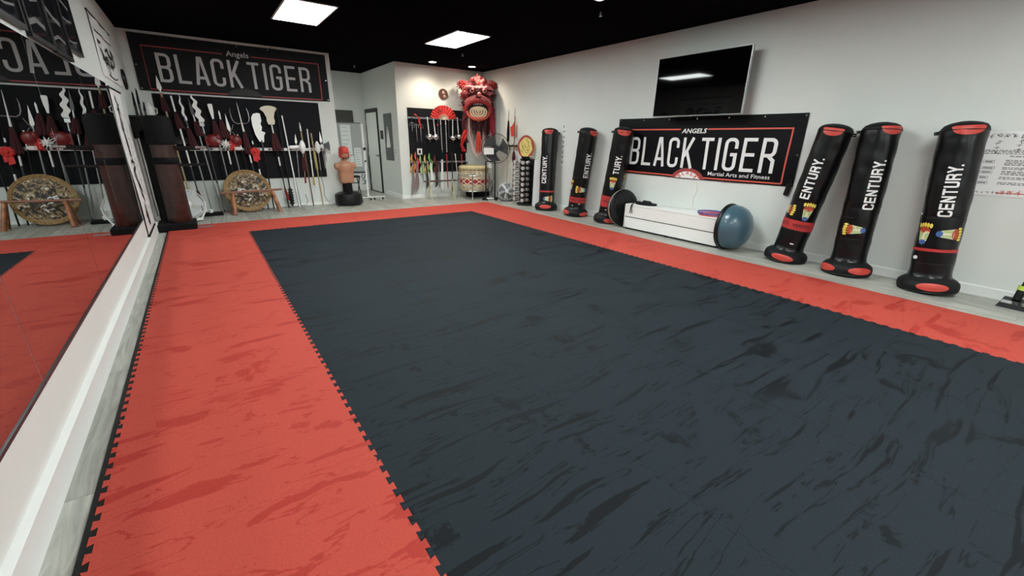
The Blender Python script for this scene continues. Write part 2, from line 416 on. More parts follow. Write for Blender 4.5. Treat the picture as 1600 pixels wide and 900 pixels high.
def patch(m, poly, fn, rings=4, step=.03):
    poly = dens(poly+[poly[0]], step)[:-1]; n = len(poly)
    cx = sum(p[0] for p in poly)/n; cy = sum(p[1] for p in poly)/n
    vs = [fn(cx,cy,0)]; fs = []
    for k in range(1,rings+1):
        q = k/rings
        for p in poly: vs.append(fn(cx+(p[0]-cx)*q, cy+(p[1]-cy)*q, 0))
    for i in range(n): fs.append((0,1+i,1+(i+1)%n))
    for k in range(rings-1):
        for i in range(n):
            j=(i+1)%n; b=1+k*n; fs.append((b+i,b+n+i,b+n+j,b+j))
    m.add(vs,fs)

# ================================================================== THE ROOM
XL, XR, YB, YF, ZC = -0.74, 6.33, 10.2, -5.2, 3.065
AX0, AX1, AY = 1.45, 3.965, 12.65        # alcove behind the back wall
PX = 2.57                                # right end of the banner wall

# recessed panels first: they are the light of the room
DIFF = emit('diffuser_white', (.93,1.0,.965), PANEL_POWER)
DOWNM = emit('downlight_warm', (1.0,.86,.66), 30)
names = {(0,0):'square-edged ceiling panel light over the left half, nearer the sign wall', (1,0):'ceiling panel light nearest the red lion head corner'}
for i, x in enumerate((1.545, 4.015)):
    for j, y in enumerate((7.28, 3.60, -0.06, -3.72)):
        yy = y + (.06 if i else -.04)
        t = thing('ceiling_light', names.get((i,j), 'ceiling panel light out of view above the mat, %s row %s' % (('left','right')[i], ('','second','third','last')[j])), 'ceiling light', (x,yy,ZC), 0, 'recessed ceiling panel lights')
        m = MB(); w, l = .30, .60
        for a,b_,c,d in ((-w-.02,w+.02,-l-.02,-l),(-w-.02,w+.02,l,l+.02),(-w-.02,-w,-l,l),(w,w+.02,-l,l)): m.box(a,b_,c,d,-.012,0)
        obj('frame', m, WHITE, t)
        obj('diffuser', MB().box(-w,w,-l,l,-.008,-.001), DIFF, t)
for i, (x,y) in enumerate(((4.66,9.66),(5.66,9.62))):
    t = thing('recessed_downlight', ('round recessed ceiling downlight above the black weapon board','round recessed ceiling downlight above the red lion head')[i], 'ceiling light', (x,y,ZC), 0, 'round recessed downlights')
    obj('trim_ring', MB().torus((0,0,-.004), .085, .009, 'z', 28, 8), WHITE, t)
    obj('lens', MB().cyl((0,0,-.006),(0,0,-.001),.078,.078,28), DOWNM, t)
    la = bpy.data.lights.new('downlight_lamp','SPOT'); la.energy = DOWN_POWER; la.color = (1.,.86,.68); la.spot_size = radians(150); la.spot_blend = .7; la.shadow_soft_size = .05
    lo = bpy.data.objects.new('downlight_lamp', la); col.objects.link(lo); lo.parent = t; lo.location = (0,0,-.03)

t = thing('recessed_downlight', 'added unseen ceiling downlight brightening the alcove from its hidden left part', 'ceiling light', (1.85,11.5,ZC), 0, 'round recessed downlights')  # extra lamp added out of sight to brighten the alcove door and walls
obj('trim_ring', MB().torus((0,0,-.004), .085, .009, 'z', 28, 8), WHITE, t)
obj('lens', MB().cyl((0,0,-.006),(0,0,-.001),.078,.078,28), DOWNM, t)
la = bpy.data.lights.new('downlight_lamp','SPOT'); la.energy = 38; la.color = (.93,1.,.96); la.spot_size = radians(165); la.spot_blend = .7; la.shadow_soft_size = .08
lo = bpy.data.objects.new('downlight_lamp', la); col.objects.link(lo); lo.parent = t; lo.location = (0,0,-.03)

# --- shell
struct('floor', MB().box(XL-.1,XR+.1,YF-.1,AY+.1,-.12,-.006), FLOORB)
floor = bpy.data.objects['floor']
struct('ceiling', MB().box(XL-.1,XR+.1,YF-.1,AY+.1,ZC,ZC+.1), CEIL)
struct('wall_left', MB().box(XL-.1,XL,YF-.1,YB,-.01,ZC), WALL)
struct('wall_right', MB().box(XR,XR+.1,YF-.1,YB+.1,-.01,ZC), WALL)
struct('wall_front', MB().box(XL-.1,XR+.1,YF-.1,YF,-.01,ZC), WALL)
struct('wall_back_left', MB().box(XL-.1,PX,YB,YB+.12,-.01,ZC), WALL)
struct('wall_back_right', MB().box(AX1,XR+.1,YB,YB+.12,-.01,ZC), WALL)
struct('wall_alcove_right', MB().box(AX1,AX1+.1,YB+.12,AY+.1,-.01,ZC), WALL)
struct('wall_alcove_back', MB().box(AX0-.1,AX1+.1,AY,AY+.1,-.01,ZC), WALL)
struct('wall_alcove_left', MB().box(AX0-.1,AX0,YB+.12,AY,-.01,ZC), WALL)
# seams of the black lay-in ceiling
m = MB()
for k in range(12): m.box(XL+.33+.61*k-.012, XL+.33+.61*k+.012, YF, AY, ZC-.003, ZC)
for k in range(15): m.box(XL, XR, YF+.2+1.22*k-.012, YF+.2+1.22*k+.012, ZC-.003, ZC)
o = obj('ceiling_grid', m, CEIL, bpy.data.objects['ceiling'])
# baseboards
def bboard(name, x0,x1,y0,y1, dx, dy, h=.105, th=.016):
    m = MB()
    if dx: m.prism([(x0,0),(x0+dx*th,0),(x0+dx*th,h-.01),(x0+dx*.006,h),(x0,h)], y0, y1)
    else: m.prism([(y0,0),(y0+dy*th,0),(y0+dy*th,h-.01),(y0+dy*.006,h),(y0,h)], x0, x1, 'x')
    struct(name, m, TRIM)
bboard('baseboard_right', XR,0,YF,YB, -1,0)
bboard('baseboard_left', XL,0,YF,YB, 1,0, .145, .03)
bboard('baseboard_back_right', AX1,XR-.02,YB,0, 0,-1, .09, .012)
bboard('baseboard_back_left', XL+.03,PX,YB,0, 0,-1, .05, .010)
bboard('baseboard_alcove_back', AX0,AX1-.02,AY,0, 0,-1)
bboard('baseboard_alcove_right', AX1,0,YB+.01,11.30, -1,0)

# --- floor planks round the mat
PW, PL = .182, 1.22
pm = {}
def plank(x0, x1, y0, y1):
    key = (round(x1-x0,3), round(y1-y0,3))
    if key not in pm:
        w, l = (x1-x0)/2-.0009, (y1-y0)/2-.0009; b = .0012
        m = MB(); m.add([(-w,-l,-.006),(w,-l,-.006),(w,l,-.006),(-w,l,-.006),(-w,-l,-b),(w,-l,-b),(w,l,-b),(-w,l,-b),(-w+b,-l+b,0),(w-b,-l+b,0),(w-b,l-b,0),(-w+b,l-b,0)],
            [(0,1,5,4),(1,2,6,5),(2,3,7,6),(3,0,4,7),(4,5,9,8),(5,6,10,9),(6,7,11,10),(7,4,8,11),(8,9,10,11)])
        pm[key] = mesh_of('plank', m, PLANK)
    o = link('plank', pm[key], floor); o.location = ((x0+x1)/2,(y0+y1)/2,0)
ncol = int((XR-XL)/PW)+1
for c in range(ncol):
    x0 = XL+c*PW; x1 = min(XR, x0+PW)
    if x1-x0 < .02: continue
    off = (c*0.44) % PL
    y = YF-off+.02
    while y < AY:
        a, b = y, y+PL; y += PL
        margin = (x0 < -.60) or (x0 > 5.42) or (x1 > 5.46)
        inalc = AX0-.2 < x0 < AX1
        top = AY if inalc else YB
        if margin:
            if b < -2.2: continue
            b2 = min(b, top)
            if b2-a > .03: plank(x0,x1,a,b2)
        else:
            if b < 8.60: continue
            b2 = min(b, top)
            if b2-max(a,7.9) > .03: plank(x0,x1,max(a,8.0),b2)

# --- the interlocking mat: 4 x 10 black tiles in a ring of red ones
TEETH = 12; TD = .0100
def edge(side_straight):
    """local edge from (0,0) to (1,0), positive v = outwards"""
    if side_straight: return [(0,0)]
    out = [(0,0)]; p = 1/TEETH
    for k in range(TEETH):
        a = k*p
        out += [(a+p*.20,-TD),(a+p*.02,TD)][::-1] if False else [(a+p*.30,-TD),(a+p*.22,TD),(a+p*.78,TD),(a+p*.70,-TD)]
    return out
tm = {}
def tile_mesh(mat, l, r, b, t):
    """flags: True = straight side (outer rim)"""
    key = (mat.name,l,r,b,t)
    if key in tm: return tm[key]
    E = edge(False)
    poly = []
    # bottom (y=0) and top (y=1) carry the same translated curve, so that neighbours mesh; likewise left and right
    bot = [(u, v) for u,v in (edge(False) if not b else [(0,0)])]
    rig = [(1+v, u) for u,v in (edge(False) if not r else [(0,0)])]
    top = [(u, 1+v) for u,v in (edge(False) if not t else [(0,0)])]
    lef = [(v, u) for u,v in (edge(False) if not l else [(0,0)])]
    poly += bot + rig + [(1,1)] + top[::-1][:-1] + [(0,1)] + lef[::-1][:-1]
    # drop duplicates
    q = []
    for p in poly:
        if not q or math.dist(p,q[-1]) > 1e-6: q.append(p)
    if math.dist(q[0],q[-1]) < 1e-6: q.pop()
    q = [((x-.5)*.9993,(y-.5)*.9993) for x,y in q]
    m = MB(); n = len(q)
    inn = [(x*.9995,y*.9995) for x,y in q]
    m.add([(x,y,0) for x,y in q]+[(x,y,.0185) for x,y in q]+[(x,y,.0195) for x,y in inn],
          [(i,(i+1)%n,n+(i+1)%n,n+i) for i in range(n)]+[(n+i,n+(i+1)%n,2*n+(i+1)%n,2*n+i) for i in range(n)]+[tuple(range(2*n,3*n))])
    tm[key] = mesh_of('mat_tile', m, mat)
    return tm[key]
MX0, MY1 = -.563, 8.65
mat_root = thing('puzzle_mat', 'wall-to-wall martial arts floor mat, black centre with red border of interlocking foam tiles', 'mat', (2.437,3.15,0))
mat_root.scale = (1.0055,1,1)
for i in range(6):
    for j in range(12):
        red = i in (0,5) or j in (0,11)
        o = link('mat_tile', tile_mesh(FOAMR if red else FOAMK, False, i==5, j==11, j==0), mat_root)
        o.location = (MX0+i+.5-2.437, MY1-j-.5-3.15, 0)
# black edging: toothed ramp along the mirror side, plain strip on the other rims
m = MB()
for j in range(12):
    q = [(v+MX0, MY1-j-1+u) for u,v in edge(False)]+[(MX0,MY1-j)]
    q = [(x-.0012,y) for x,y in q]
    q = q + [(MX0-.032,MY1-j),(MX0-.032,MY1-j-1)]
    n = len(q); zs = [.0188]*(n-2)+[.011,.011]
    m.add([(x-2.437,y-3.15,0) for x,y in q]+[(x-2.437,y-3.15,z) for (x,y),z in zip(q,zs)], [(i,(i+1)%n,n+(i+1)%n,n+i) for i in range(n)]+[tuple(range(2*n-1,n-1,-1))])
obj('edge_ramp', m, RAMP, mat_root, 'black toothed edge strip')
m = MB().prism([(MX0+6+.0005-2.437,0),(MX0+6+.022-2.437,0),(MX0+6+.018-2.437,.008),(MX0+6+.0005-2.437,.017)], MY1-12-3.15, MY1-3.15)
obj('edge_strip', m, RAMP, mat_root, 'thin black edge strip')
m = MB().prism([(MY1+.0005-3.15,0),(MY1+.022-3.15,0),(MY1+.018-3.15,.008),(MY1+.0005-3.15,.017)], MX0-2.437, MX0+6-2.437, 'x')
obj('edge_strip', m, RAMP, mat_root, 'thin black edge strip')

# ================================================================== LEFT WALL
for k,(y0,y1) in enumerate(((-.60,.94),(.94,2.48),(2.48,4.04),(4.04,5.59),(5.59,7.15))):
    lab = ['wall mirror panel nearest the camera, out of view','wall mirror panel second from the camera','wall mirror panel with the picture frames starting over its far end','wall mirror panel right under the middle picture frames','wall mirror panel farthest along, beside the hanging scroll'][k]
    t = thing('wall_mirror', lab, 'mirror', (XL,(y0+y1)/2,.40), 0, 'frameless mirrors along the left wall')
    h = (y1-y0)/2-.0018
    obj('mirror_pane', MB().rbox(.0005,.006,-h,h,.0,1.585,.001), MIRR, t)
    obj('polished_edge', MB().box(.0003,.0045,h,h+.0034,0,1.585), PRINTW, t, 'pale polished seam')
    obj('bottom_channel', MB().box(.0,.011,-h,h,-.012,.004), DKST, t, 'thin dark metal bottom channel')

def frame_pic(y0, y1, z0, z1, lab, sd):
    t = thing('picture_frame', lab, 'picture', (XL+.001,(y0+y1)/2,z0), 0, 'black framed pictures above the mirrors')
    w = (y1-y0)/2; h = z1-z0; b = .028
    m = MB()
    for a,c,d,e in ((-w,w,0,b),(-w,w,h-b,h),(-w,-w+b,b,h-b),(w-b,w,b,h-b)): m.box(0,.028,a,c,d,e)
    obj('frame', m, BLACK, t)
    obj('glazing', MB().box(.004,.014,-w+b,w-b,b,h-b), GLASSD, t)
    m = MB(); f = lambda u,v,o=0: (.0146+o,u,v)
    for q in range(4):
        zz = h*(.14+.2*q); rnd = random.Random(sd*7+q)
        ribbon(m, [(-w*.72,zz+rnd.uniform(-.03,.03)),(0,zz+rnd.uniform(-.03,.05)),(w*.72,zz+rnd.uniform(-.03,.03))], rnd.uniform(.012,.035), f)
    obj('picture_print', m, GREYC, t, 'grey figures in the picture')
frame_pic(3.58,4.13,2.02,2.80,'black framed picture over the mirrors, nearest the camera',1)
frame_pic(4.20,4.80,2.00,2.84,'black framed picture second from the camera, past the white gap',2)
frame_pic(4.82,5.40,1.995,2.84,'black framed picture third from the camera, hung lowest',3)
frame_pic(5.42,5.98,2.10,2.84,'black framed picture farthest from the camera, hung a little higher',4)

# horizontal calligraphy cloth and vertical scroll
rnd = random.Random(11)
t = thing('calligraphy_banner', 'wide white cloth with black brush writing high beside the corner', 'banner', (XL+.002,8.0,2.07))
m = MB()
f = lambda u,v: (.010+.006*sin(u*9)*cos(v*5), u, v)
n1, n2 = 20, 6
m.add([f(lerp(-.80,.80,i/n1),lerp(0,.66,j/n2)) for j in range(n2+1) for i in range(n1+1)], [(j*(n1+1)+i,j*(n1+1)+i+1,(j+1)*(n1+1)+i+1,(j+1)*(n1+1)+i) for j in range(n2) for i in range(n1)])
m.box(-.0015,.002,-.8,.8,0,.66)
obj('cloth', m, PRINTW, t)
obj('hanging_rod', MB().cyl((.012,-.83,.665),(.012,.83,.665),.009,.009,8), BLACK, t, 'black top rod')
m = MB()
ff = lambda u,v,o=0: (.018+.006*sin(u*9)*cos(v*5)+o, u, v)
ribbon(m, [(-.66,.50),(.60,.50)], .014, ff, .05)
for k in range(4): brush(m, rnd, -.45+.3*k, .28, .36, lambda u,v,o=0: ff(u,v), 7)
ribbon(m, [(-.3,.06),(.1,.03),(.5,.07)], .015, ff, .05)
obj('brush_writing', m, PRINTK, t)
t = thing('wall_ornament', 'round dark ornament on the left wall just before the corner', 'ornament', (XL+.002,9.36,2.22))
m = MB(); m.torus((.015,0,0), .13, .018, 'x', 24, 6); m.cyl((0,0,0),(.02,0,0),.055,.055,16)
for k in range(6):
    a = k*pi/3; m.cyl((.012,.05*cos(a),.05*sin(a)),(.012,.13*cos(a),.13*sin(a)),.012,.012,6)
obj('carved_disc', m, BLACK, t)

t = thing('hanging_scroll', 'tall white paper scroll with black brush writing at the end of the mirrors', 'scroll', (XL+.001,7.72,.16))
def sf(u,v,o=0):
    return (.012+.008*sin(v*4.0)+.02*max(0,(u-.3))**2*2+o, u, v)
m = MB(); n1, n2 = 6, 22
def rw(v): return .44+.10*sin(min(1,max(0,(v-.2)/1.2))*pi)
m.add([sf(lerp(-.50,rw(j/n2*1.78),i/n1), j/n2*1.78) for j in range(n2+1) for i in range(n1+1)], [(j*(n1+1)+i,j*(n1+1)+i+1,(j+1)*(n1+1)+i+1,(j+1)*(n1+1)+i) for j in range(n2) for i in range(n1)])
obj('paper', m, PRINTW, t)
obj('roller', MB().cyl((.015,-.53,1.79),(.015,.5,1.79),.014,.014,10).cyl((.015,-.53,.0),(.015,.46,.0),.014,.014,10), BLACK, t, 'black rollers')
m = MB(); rnd = random.Random(5)
for k in range(5): brush(m, rnd, -.10, 1.50-.31*k, .40, lambda u,v,o=0: sf(u,v,.004), 7)
for k in range(12): brush(m, rnd, .26, 1.3-.09*k, .09, lambda u,v,o=0: sf(u,v,.004), 4)
obj('brush_writing', m, PRINTK, t)
m = MB(); brush(m, random.Random(3), .3, 1.5, .07, lambda u,v,o=0: sf(u,v,.004), 5)
obj('seal', m, PRINTR, t, 'small red seal')

# black things between scroll and wooden dummy
t = thing('wall_rack', 'black wall bracket shelf holding short black weapons, in the left corner', 'rack', (XL+.001,9.26,1.66))
obj('shelf_board', MB().rbox(0,.30,-.55,.62,0,.03), BLACK, t)
obj('back_plate', MB().rbox(0,.02,-.55,.62,-.30,0), MATTEK, t)
for y in (-.4,0,.4): obj('bracket', MB().prism([(.02,0),(.26,0),(.02,-.24)], y-.01, y+.01), BLACK, t)
for k,(y,x,h,tl) in enumerate(((-.42,.10,.34,6),(-.30,.14,.40,-5),(-.12,.08,.27,8),(.20,.16,.24,-8))):
    s = thing('training_knife', 'short black weapon standing on the corner shelf, %s from the camera' % ('nearest','second','third','farthest')[k], 'training weapon', (XL+x,9.26+y,1.69), 0, 'short black weapons on the corner shelf')
    s.rotation_euler = (radians(tl),0,0)
    obj('handle', MB().lathe([(.016,0),(.018,.02),(.014,.06),(.017,h*.42)],8), BLACK, s)
    obj('blade', MB().prism([(-.018,h*.42),(.018,h*.42),(.016,h*.9),(0,h)],-.004,.004), MATTEK, s)
t = thing('training_jug', 'white plastic jug standing at the right end of the corner shelf', 'jug', (XL+.20,9.74,1.69))
obj('body', MB().lathe([(.0,0),(.055,.0),(.06,.02),(.06,.15),(.04,.19),(.028,.21)],16), WHITEP, t)
obj('handle', MB().tube([(.05,0,.06),(.10,0,.07),(.105,0,.14),(.045,0,.17)],.009,8), WHITEP, t)
obj('cap', MB().cyl((0,0,.21),(0,0,.235),.03,.03,14), WHITEP, t)
t = thing('heavy_bag', 'limp black training bag hanging on the left wall behind the wooden dummy', 'punching bag', (XL+.15,9.06,.04))
obj('bag_body', MB().lathe([(0,0),(.08,.005),(.115,.05),(.12,.4),(.115,.9),(.12,1.3),(.10,1.42),(.04,1.46)],18), VINYLB, t)
obj('strap', MB().tube([(0,0,1.44),(-.04,0,1.50),(-.145,0,1.50)],.012,6), BLACK, t)
t = thing('metal_rod', 'thin bright metal rod leaning beside the black bag in the left corner', 'rod')
pose(t, (XL+.27,8.42,.46), (XL+.26,8.45,1.50)); obj('rod', MB().cyl((0,0,0),(0,0,1.04),.010,.008,8), STEEL, t); obj('grip', MB().cyl((0,0,-.02),(0,0,.14),.014,.014,8), BLACK, t)
# wall hook for it
t = thing('coach_paddle', 'small red and white striking paddle hanging left of the wooden dummy trunk', 'paddle')
pose(t, (XL+.29,8.72,.92), (XL+.26,8.66,.42))
obj('handle', MB().cyl((0,0,0),(0,0,.16),.013,.013,8), WHITEP, t)
obj('paddle_face', MB().prism([(-.03,.15),(.03,.15),(.06,.25),(.055,.36),(.0,.42),(-.055,.36),(-.06,.25)],-.012,.012), REDC, t)

# wooden dummy
t = thing('wooden_dummy', 'dark brown wooden training dummy with black padded top by the left wall', 'training dummy', (-.42,8.50,0))
obj('base_plate', MB().rbox(-.29,.20,-.24,.30,.0195,.115,.01), MATTEK, t)
obj('base_foot', MB().rbox(.13,.40,-.17,-.13,.0195,.045,.004), STEEL, t, 'bare metal foot bar')
obj('trunk', MB().lathe([(.0,.11),(.150,.11),(.158,.13),(.152,.45),(.150,1.00),(.151,1.28),(.15,1.31)],24), WOODD, t)
obj('pad', MB().lathe([(.153,1.0),(.163,1.02),(.163,1.08),(.153,1.10)],24), MATTEK, t, 'black band')
obj('padded_head', MB().lathe([(.15,1.28),(.172,1.29),(.178,1.34),(.176,1.60),(.16,1.67),(.09,1.69),(0,1.69)],24), MATTEK, t, 'black padded top')
for (z,y,l) in ((1.245,-.06,.38),(1.215,.05,.32),(.985,-.02,.34)):
    a = MB().cyl((.06,y,z),(.14+l,y*1.6,z+.005),.024,.017,12)
    obj('arm', a, BLACK, t)
obj('arm_tip', MB().cyl((.40,-.09,1.249),(.54,-.098,1.25),.0185,.017,12), STEEL, t, 'bright metal arm sleeve')

# white round floor fan
def round_fan(t, R, tilt, guard, blade, hub, nb=5, nr=6, spokes=28, dep=.09, wr=.002, bm=None):
    """fan head built facing -y at the origin of a sub-frame; returns transform"""
    rot = Matrix.Rotation(tilt,4,'X')
    m = MB()
    for k in range(1,nr+1):
        r = R*k/nr; d = -dep/2*(1-(k/nr)**2*.85)-.004
        m.torus((0,d,0), r, wr, 'y', 36, 4)
        if k == nr: m.torus((0,0,0), R, wr*3.2, 'y', 40, 6)
    for i in range(spokes):
        a = 2*pi*i/spokes
        m.tube([(R*.2*cos(a),-dep/2,R*.2*sin(a)),(R*.6*cos(a+.1),-dep/2*.75,R*.6*sin(a+.1)),(R*cos(a+.18),-.004,R*sin(a+.18))], wr, 4)
    for i in range(spokes//2):
        a = 2*pi*i/(spokes//2)
        m.tube([(R*.25*cos(a),dep/2,R*.25*sin(a)),(R*.7*cos(a),dep*.42,R*.7*sin(a)),(R*cos(a),.004,R*sin(a))], wr, 4)
    g = MB().merge(m, lambda v: rot@v)
    b = MB()
    for i in range(nb):
        a0 = 2*pi*i/nb
        vs = []
        for q in range(6):
            rr_ = lerp(R*.14,R*.9,q/5); w = lerp(.7,1.,q/5)*pi/nb*.85
            for s_ in (-1,0,1):
                a = a0+s_*w*.8+q*.05
                for yy in (0,):
                    vs.append((rr_*cos(a), s_*.018*(.5+q/5), rr_*sin(a)))
        fs = [(q*3+s_,q*3+s_+1,(q+1)*3+s_+1,(q+1)*3+s_) for q in range(5) for s_ in range(2)]
        n0 = len(vs)
        b.add(vs,fs); b.add([(x,y+.003,z) for x,y,z in vs],[tuple(reversed(f_)) for f_ in fs])
    b = MB().merge(b, lambda v: rot@v)
    h = MB().cyl((0,-dep/2-.012,0),(0,-dep/2+.006,0),R*.2,R*.22,20); h.cyl((0,-dep/2+.006,0),(0,dep*.6,0),R*.13,R*.13,16); h.cyl((0,dep*.4,0),(0,dep*1.2,0),R*.24,R*.2,16)
    h = MB().merge(h, lambda v: rot@v)
    return g, b, h
t = thing('floor_fan', 'white round floor fan on the floor right of the wooden dummy', 'fan', (-.31,9.16,.30), radians(8))
g,b,h = round_fan(t,.245,radians(-12),None,None,None,5,13,64,.10,.0020)
obj('guard', g, WHITEP, t); obj('blades', b, mk('fan_pale',(.55,.60,.62),.4), t); obj('hub', h, WHITEP, t)
m = MB().rbox(-.17,.17,-.09,.09,-.285,-.25,.01); m.tube([(-.16,0,-.26),(-.24,.02,-.12),(-.255,.02,.02)],.016,8); m.tube([(.16,0,-.26),(.24,.02,-.12),(.255,.02,.02)],.016,8)
obj('base', m, WHITEP, t)

# ================================================================== BANNER WALL
def dis(u,v,sd):
    return .004*sin(u*3.1+sd)+.003*sin(u*7.3+v*5+sd*2)+.0035*sin(v*9+u*1.7)
def make_banner(name, lab, org, ux, nrm, W, H, vinyl, pr, red, sd, over):
    """org = lower left corner; ux = unit vector along the text; nrm = out of the wall"""
    t = thing(name, lab, 'banner', tuple(org))
    ux = Vector(ux); nrm = Vector(nrm); uz = Vector((0,0,1))
    sag = lambda u: -.012*sin(pi*u/W)
    def f(u,v,o=0): 
        return tuple(ux*u + uz*(v+sag(u)*(1-v/H)) + nrm*(.012+dis(u,v,sd)+o))
    m = MB(); n1, n2 = 40, 12
    m.add([f(W*i/n1,H*j/n2) for j in range(n2+1) for i in range(n1+1)], [(j*(n1+1)+i,j*(n1+1)+i+1,(j+1)*(n1+1)+i+1,(j+1)*(n1+1)+i) for j in range(n2) for i in range(n1)])
    obj('vinyl_sheet', m, vinyl, t)
    e = .0016
    F = lambda u,v,o=0: f(u,v,e+o)
    m = MB(); w = .020
    gl, gr = over['gap']
    ribbon(m, [(.15,H-.18),(gl,H-.18)], w, F, .07); ribbon(m, [(gr,H-.18),(W-.15,H-.18)], w, F, .07)
    ribbon(m, [(W-.15,H-.17),(W-.15,.03)], w, F, .07); ribbon(m, [(.15,H-.17),(.15,.03)], w*.5, F, .07)
    ribbon(m, [(.15,.03),(W-.15,.03)], w, F, .07)
    obj('border_line', m, red, t)
    m = MB()
    # five letters, a gap, five letters
    for word, u0, u1 in (('BLACK', .31, 1.545), ('TIGER', 1.665, 2.76)):
        m = MB(); letters(m, word, u0, .155, .455, F, W=.41, t=.100, gap=.135, step=.03, total=u1-u0)
        obj('lettering', m, pr, t)
    m = MB()
    over['extra'](t, F, f, W, H)
    m = MB()
    for k in range(7):
        u = .03+(W-.06)*k/6; c = Vector(f(u,H-.03,.002)); m.add(*_ring(c, ux, uz, .011, .005))
    for v in (.4,.03):
        c = Vector(f(W-.03,v,.002)); m.add(*_ring(c, ux, uz, .011, .005))
        c = Vector(f(.03,v,.002)); m.add(*_ring(c, ux, uz, .011, .005))
    obj('grommet', m, CHROME, t, 'small metal eyelets')
    return t
def _ring(c, a, b, R, r, n=14):
    vs = []; fs = []
    for i in range(n):
        t = 2*pi*i/n
        for rr_ in (R,r): vs.append(tuple(c+a*(rr_*cos(t))+b*(rr_*sin(t))))
    for i in range(n):
        j=(i+1)%n; fs.append((2*i,2*j,2*j+1,2*i+1))
    return vs, fs
def ex1(t, F, f, W, H):
    m = MB(); text(m, 'Angels', 1.36, H-.205, .125, F, width=.36, bold=.012); obj('small_lettering', m, PRINTD, t)
    m = MB(); pts = [(1.56+.29*cos(radians(a)), .0+.145*sin(radians(a))) for a in range(8,173,8)]
    patch(m, [(1.85,.02)]+pts+[(1.27,.02)], lambda u,v,o=0: F(u,v,.0006), 3, .05); obj('emblem', m, PRINTK, t, 'plain black half disc at the bottom')
make_banner('wall_banner', 'dusty black vinyl banner on the back wall above the long weapons', (-.615,YB-.004,2.14), (1,0,0), (0,-1,0), 3.10, .88, VBAN2, PRINTD, PRINTRD, .6, dict(gap=(1.30,1.76), extra=ex1))
def ex2(t, F, f, W, H):
    m = MB(); text(m, 'ANGELS', 1.29, H-.235, .092, F, width=.42, slant=.22, bold=.022); obj('small_lettering', m, PRINTW, t)
    m = MB(); text(m, 'Martial Arts and Fitness', 1.84, .075, .078, F, width=.90, bold=.006); obj('small_lettering', m, PRINTW, t)
    c = 1.50
    G = lambda u,v,o=0: F(u,v,.0006+o)
    def half(R, q): return [(c+R*cos(radians(a)), -.06+R*.72*sin(radians(a))) for a in range(int(q),181-int(q),6)]
    m = MB(); patch(m, half(.305,16)+[(c-.28,.006),(c+.28,.006)], G, 3, .05); obj('emblem', m, PRINTRD, t, 'dark red round emblem, cut off by the lower edge')
    m = MB(); patch(m, half(.235,20)+[(c-.20,.006),(c+.20,.006)], lambda u,v,o=0: F(u,v,.0012), 3, .05); obj('emblem_ring', m, PRINTW, t, 'white inner band of the emblem')
    m = MB()
    g = glyphs(.5,.17,.12)
    for i, ch in enumerate('BLACK'):
        a = radians(90-(i-2)*25); R = .150
        def ff(u,v,o=0,a=a,R=R):
            x = (u-.25)*.085; y = v*.085+R
            return F(c + y*cos(a)*1.0 + x*sin(a), -.06+(y*sin(a) - x*cos(a))*.80, .0018)
        for pl in g[ch]: ribbon(m, pl, .17, ff, .25)
    for s_ in (-1,1):
        ribbon(m, [(c+s_*.19,.02),(c+s_*.21,.04)], .03, lambda u,v: F(u,v,.0018))
    obj('emblem_lettering', m, PRINTR, t)
make_banner('wall_banner', 'glossy black vinyl banner on the right wall under the television', (XR-.003,5.50,.915), (0,-1,0), (-1,0,0), 3.05, .91, VBAN, PRINTW, PRINTR, 2.1, dict(gap=(1.27,1.73), extra=ex2))

# ================================================================== RIGHT WALL
t = thing('television', 'large black flat television with thin silver edge mounted above the right wall banner', 'television', (6.10,3.92,1.83))
W_, H_ = .715, .83
obj('housing', MB().rbox(.004,.045,-W_,W_,.0,H_,.004).rbox(.045,.075,-W_*.7,W_*.7,.05,H_*.75,.01), BLACK, t)
obj('screen', MB().box(-.002,.004,-W_+.006,W_-.006,.008,H_-.006), SCREEN, t)
m = MB()
for a,b,c,d in ((-W_-.003,W_+.003,-.004,.004),(-W_-.003,W_+.003,H_-.003,H_+.001),(-W_-.003,-W_+.004,.0,H_),(W_-.004,W_+.003,.0,H_)): m.box(-.004,.042,a,b,c,d)
obj('bezel', m, STEEL, t, 'thin silver edge')
m = MB().box(.075,.229,-.05,.05,.25,.55).box(.20,.229,-.22,.22,.15,.65)
obj('wall_bracket', m, DKST, t)
obj('sensor', MB().rbox(.0,.02,-.012,.012,-.016,-.004,.002), BLACK, t)

# cable down to the bench
t = thing('power_cable', 'thin pale cable running down the wall from the banner to the white bench', 'cable', (XR-.006,3.83,.44))
obj('cable', MB().tube([(.0,-.02,.50),(0,.0,.40),(0,-.035,.28),(0,.02,.16),(0,-.01,.06),(-.02,0,.002),(-.05,.12,.0)],.0035,6), CREAM, t)
t = thing('hanging_strap', 'small black pouch hanging below the right end of the glossy banner', 'strap', (XR-.004,2.51,.80)); t.rotation_euler = (radians(8),0,0)
obj('pouch', MB().rbox(-.035,-.004,-.03,.03,.0,.15,.006), BLACK, t); obj('loop', MB().tube([(-.01,0,.14),(-.012,.0,.20),(-.004,0,.215)],.005,6), BLACK, t)

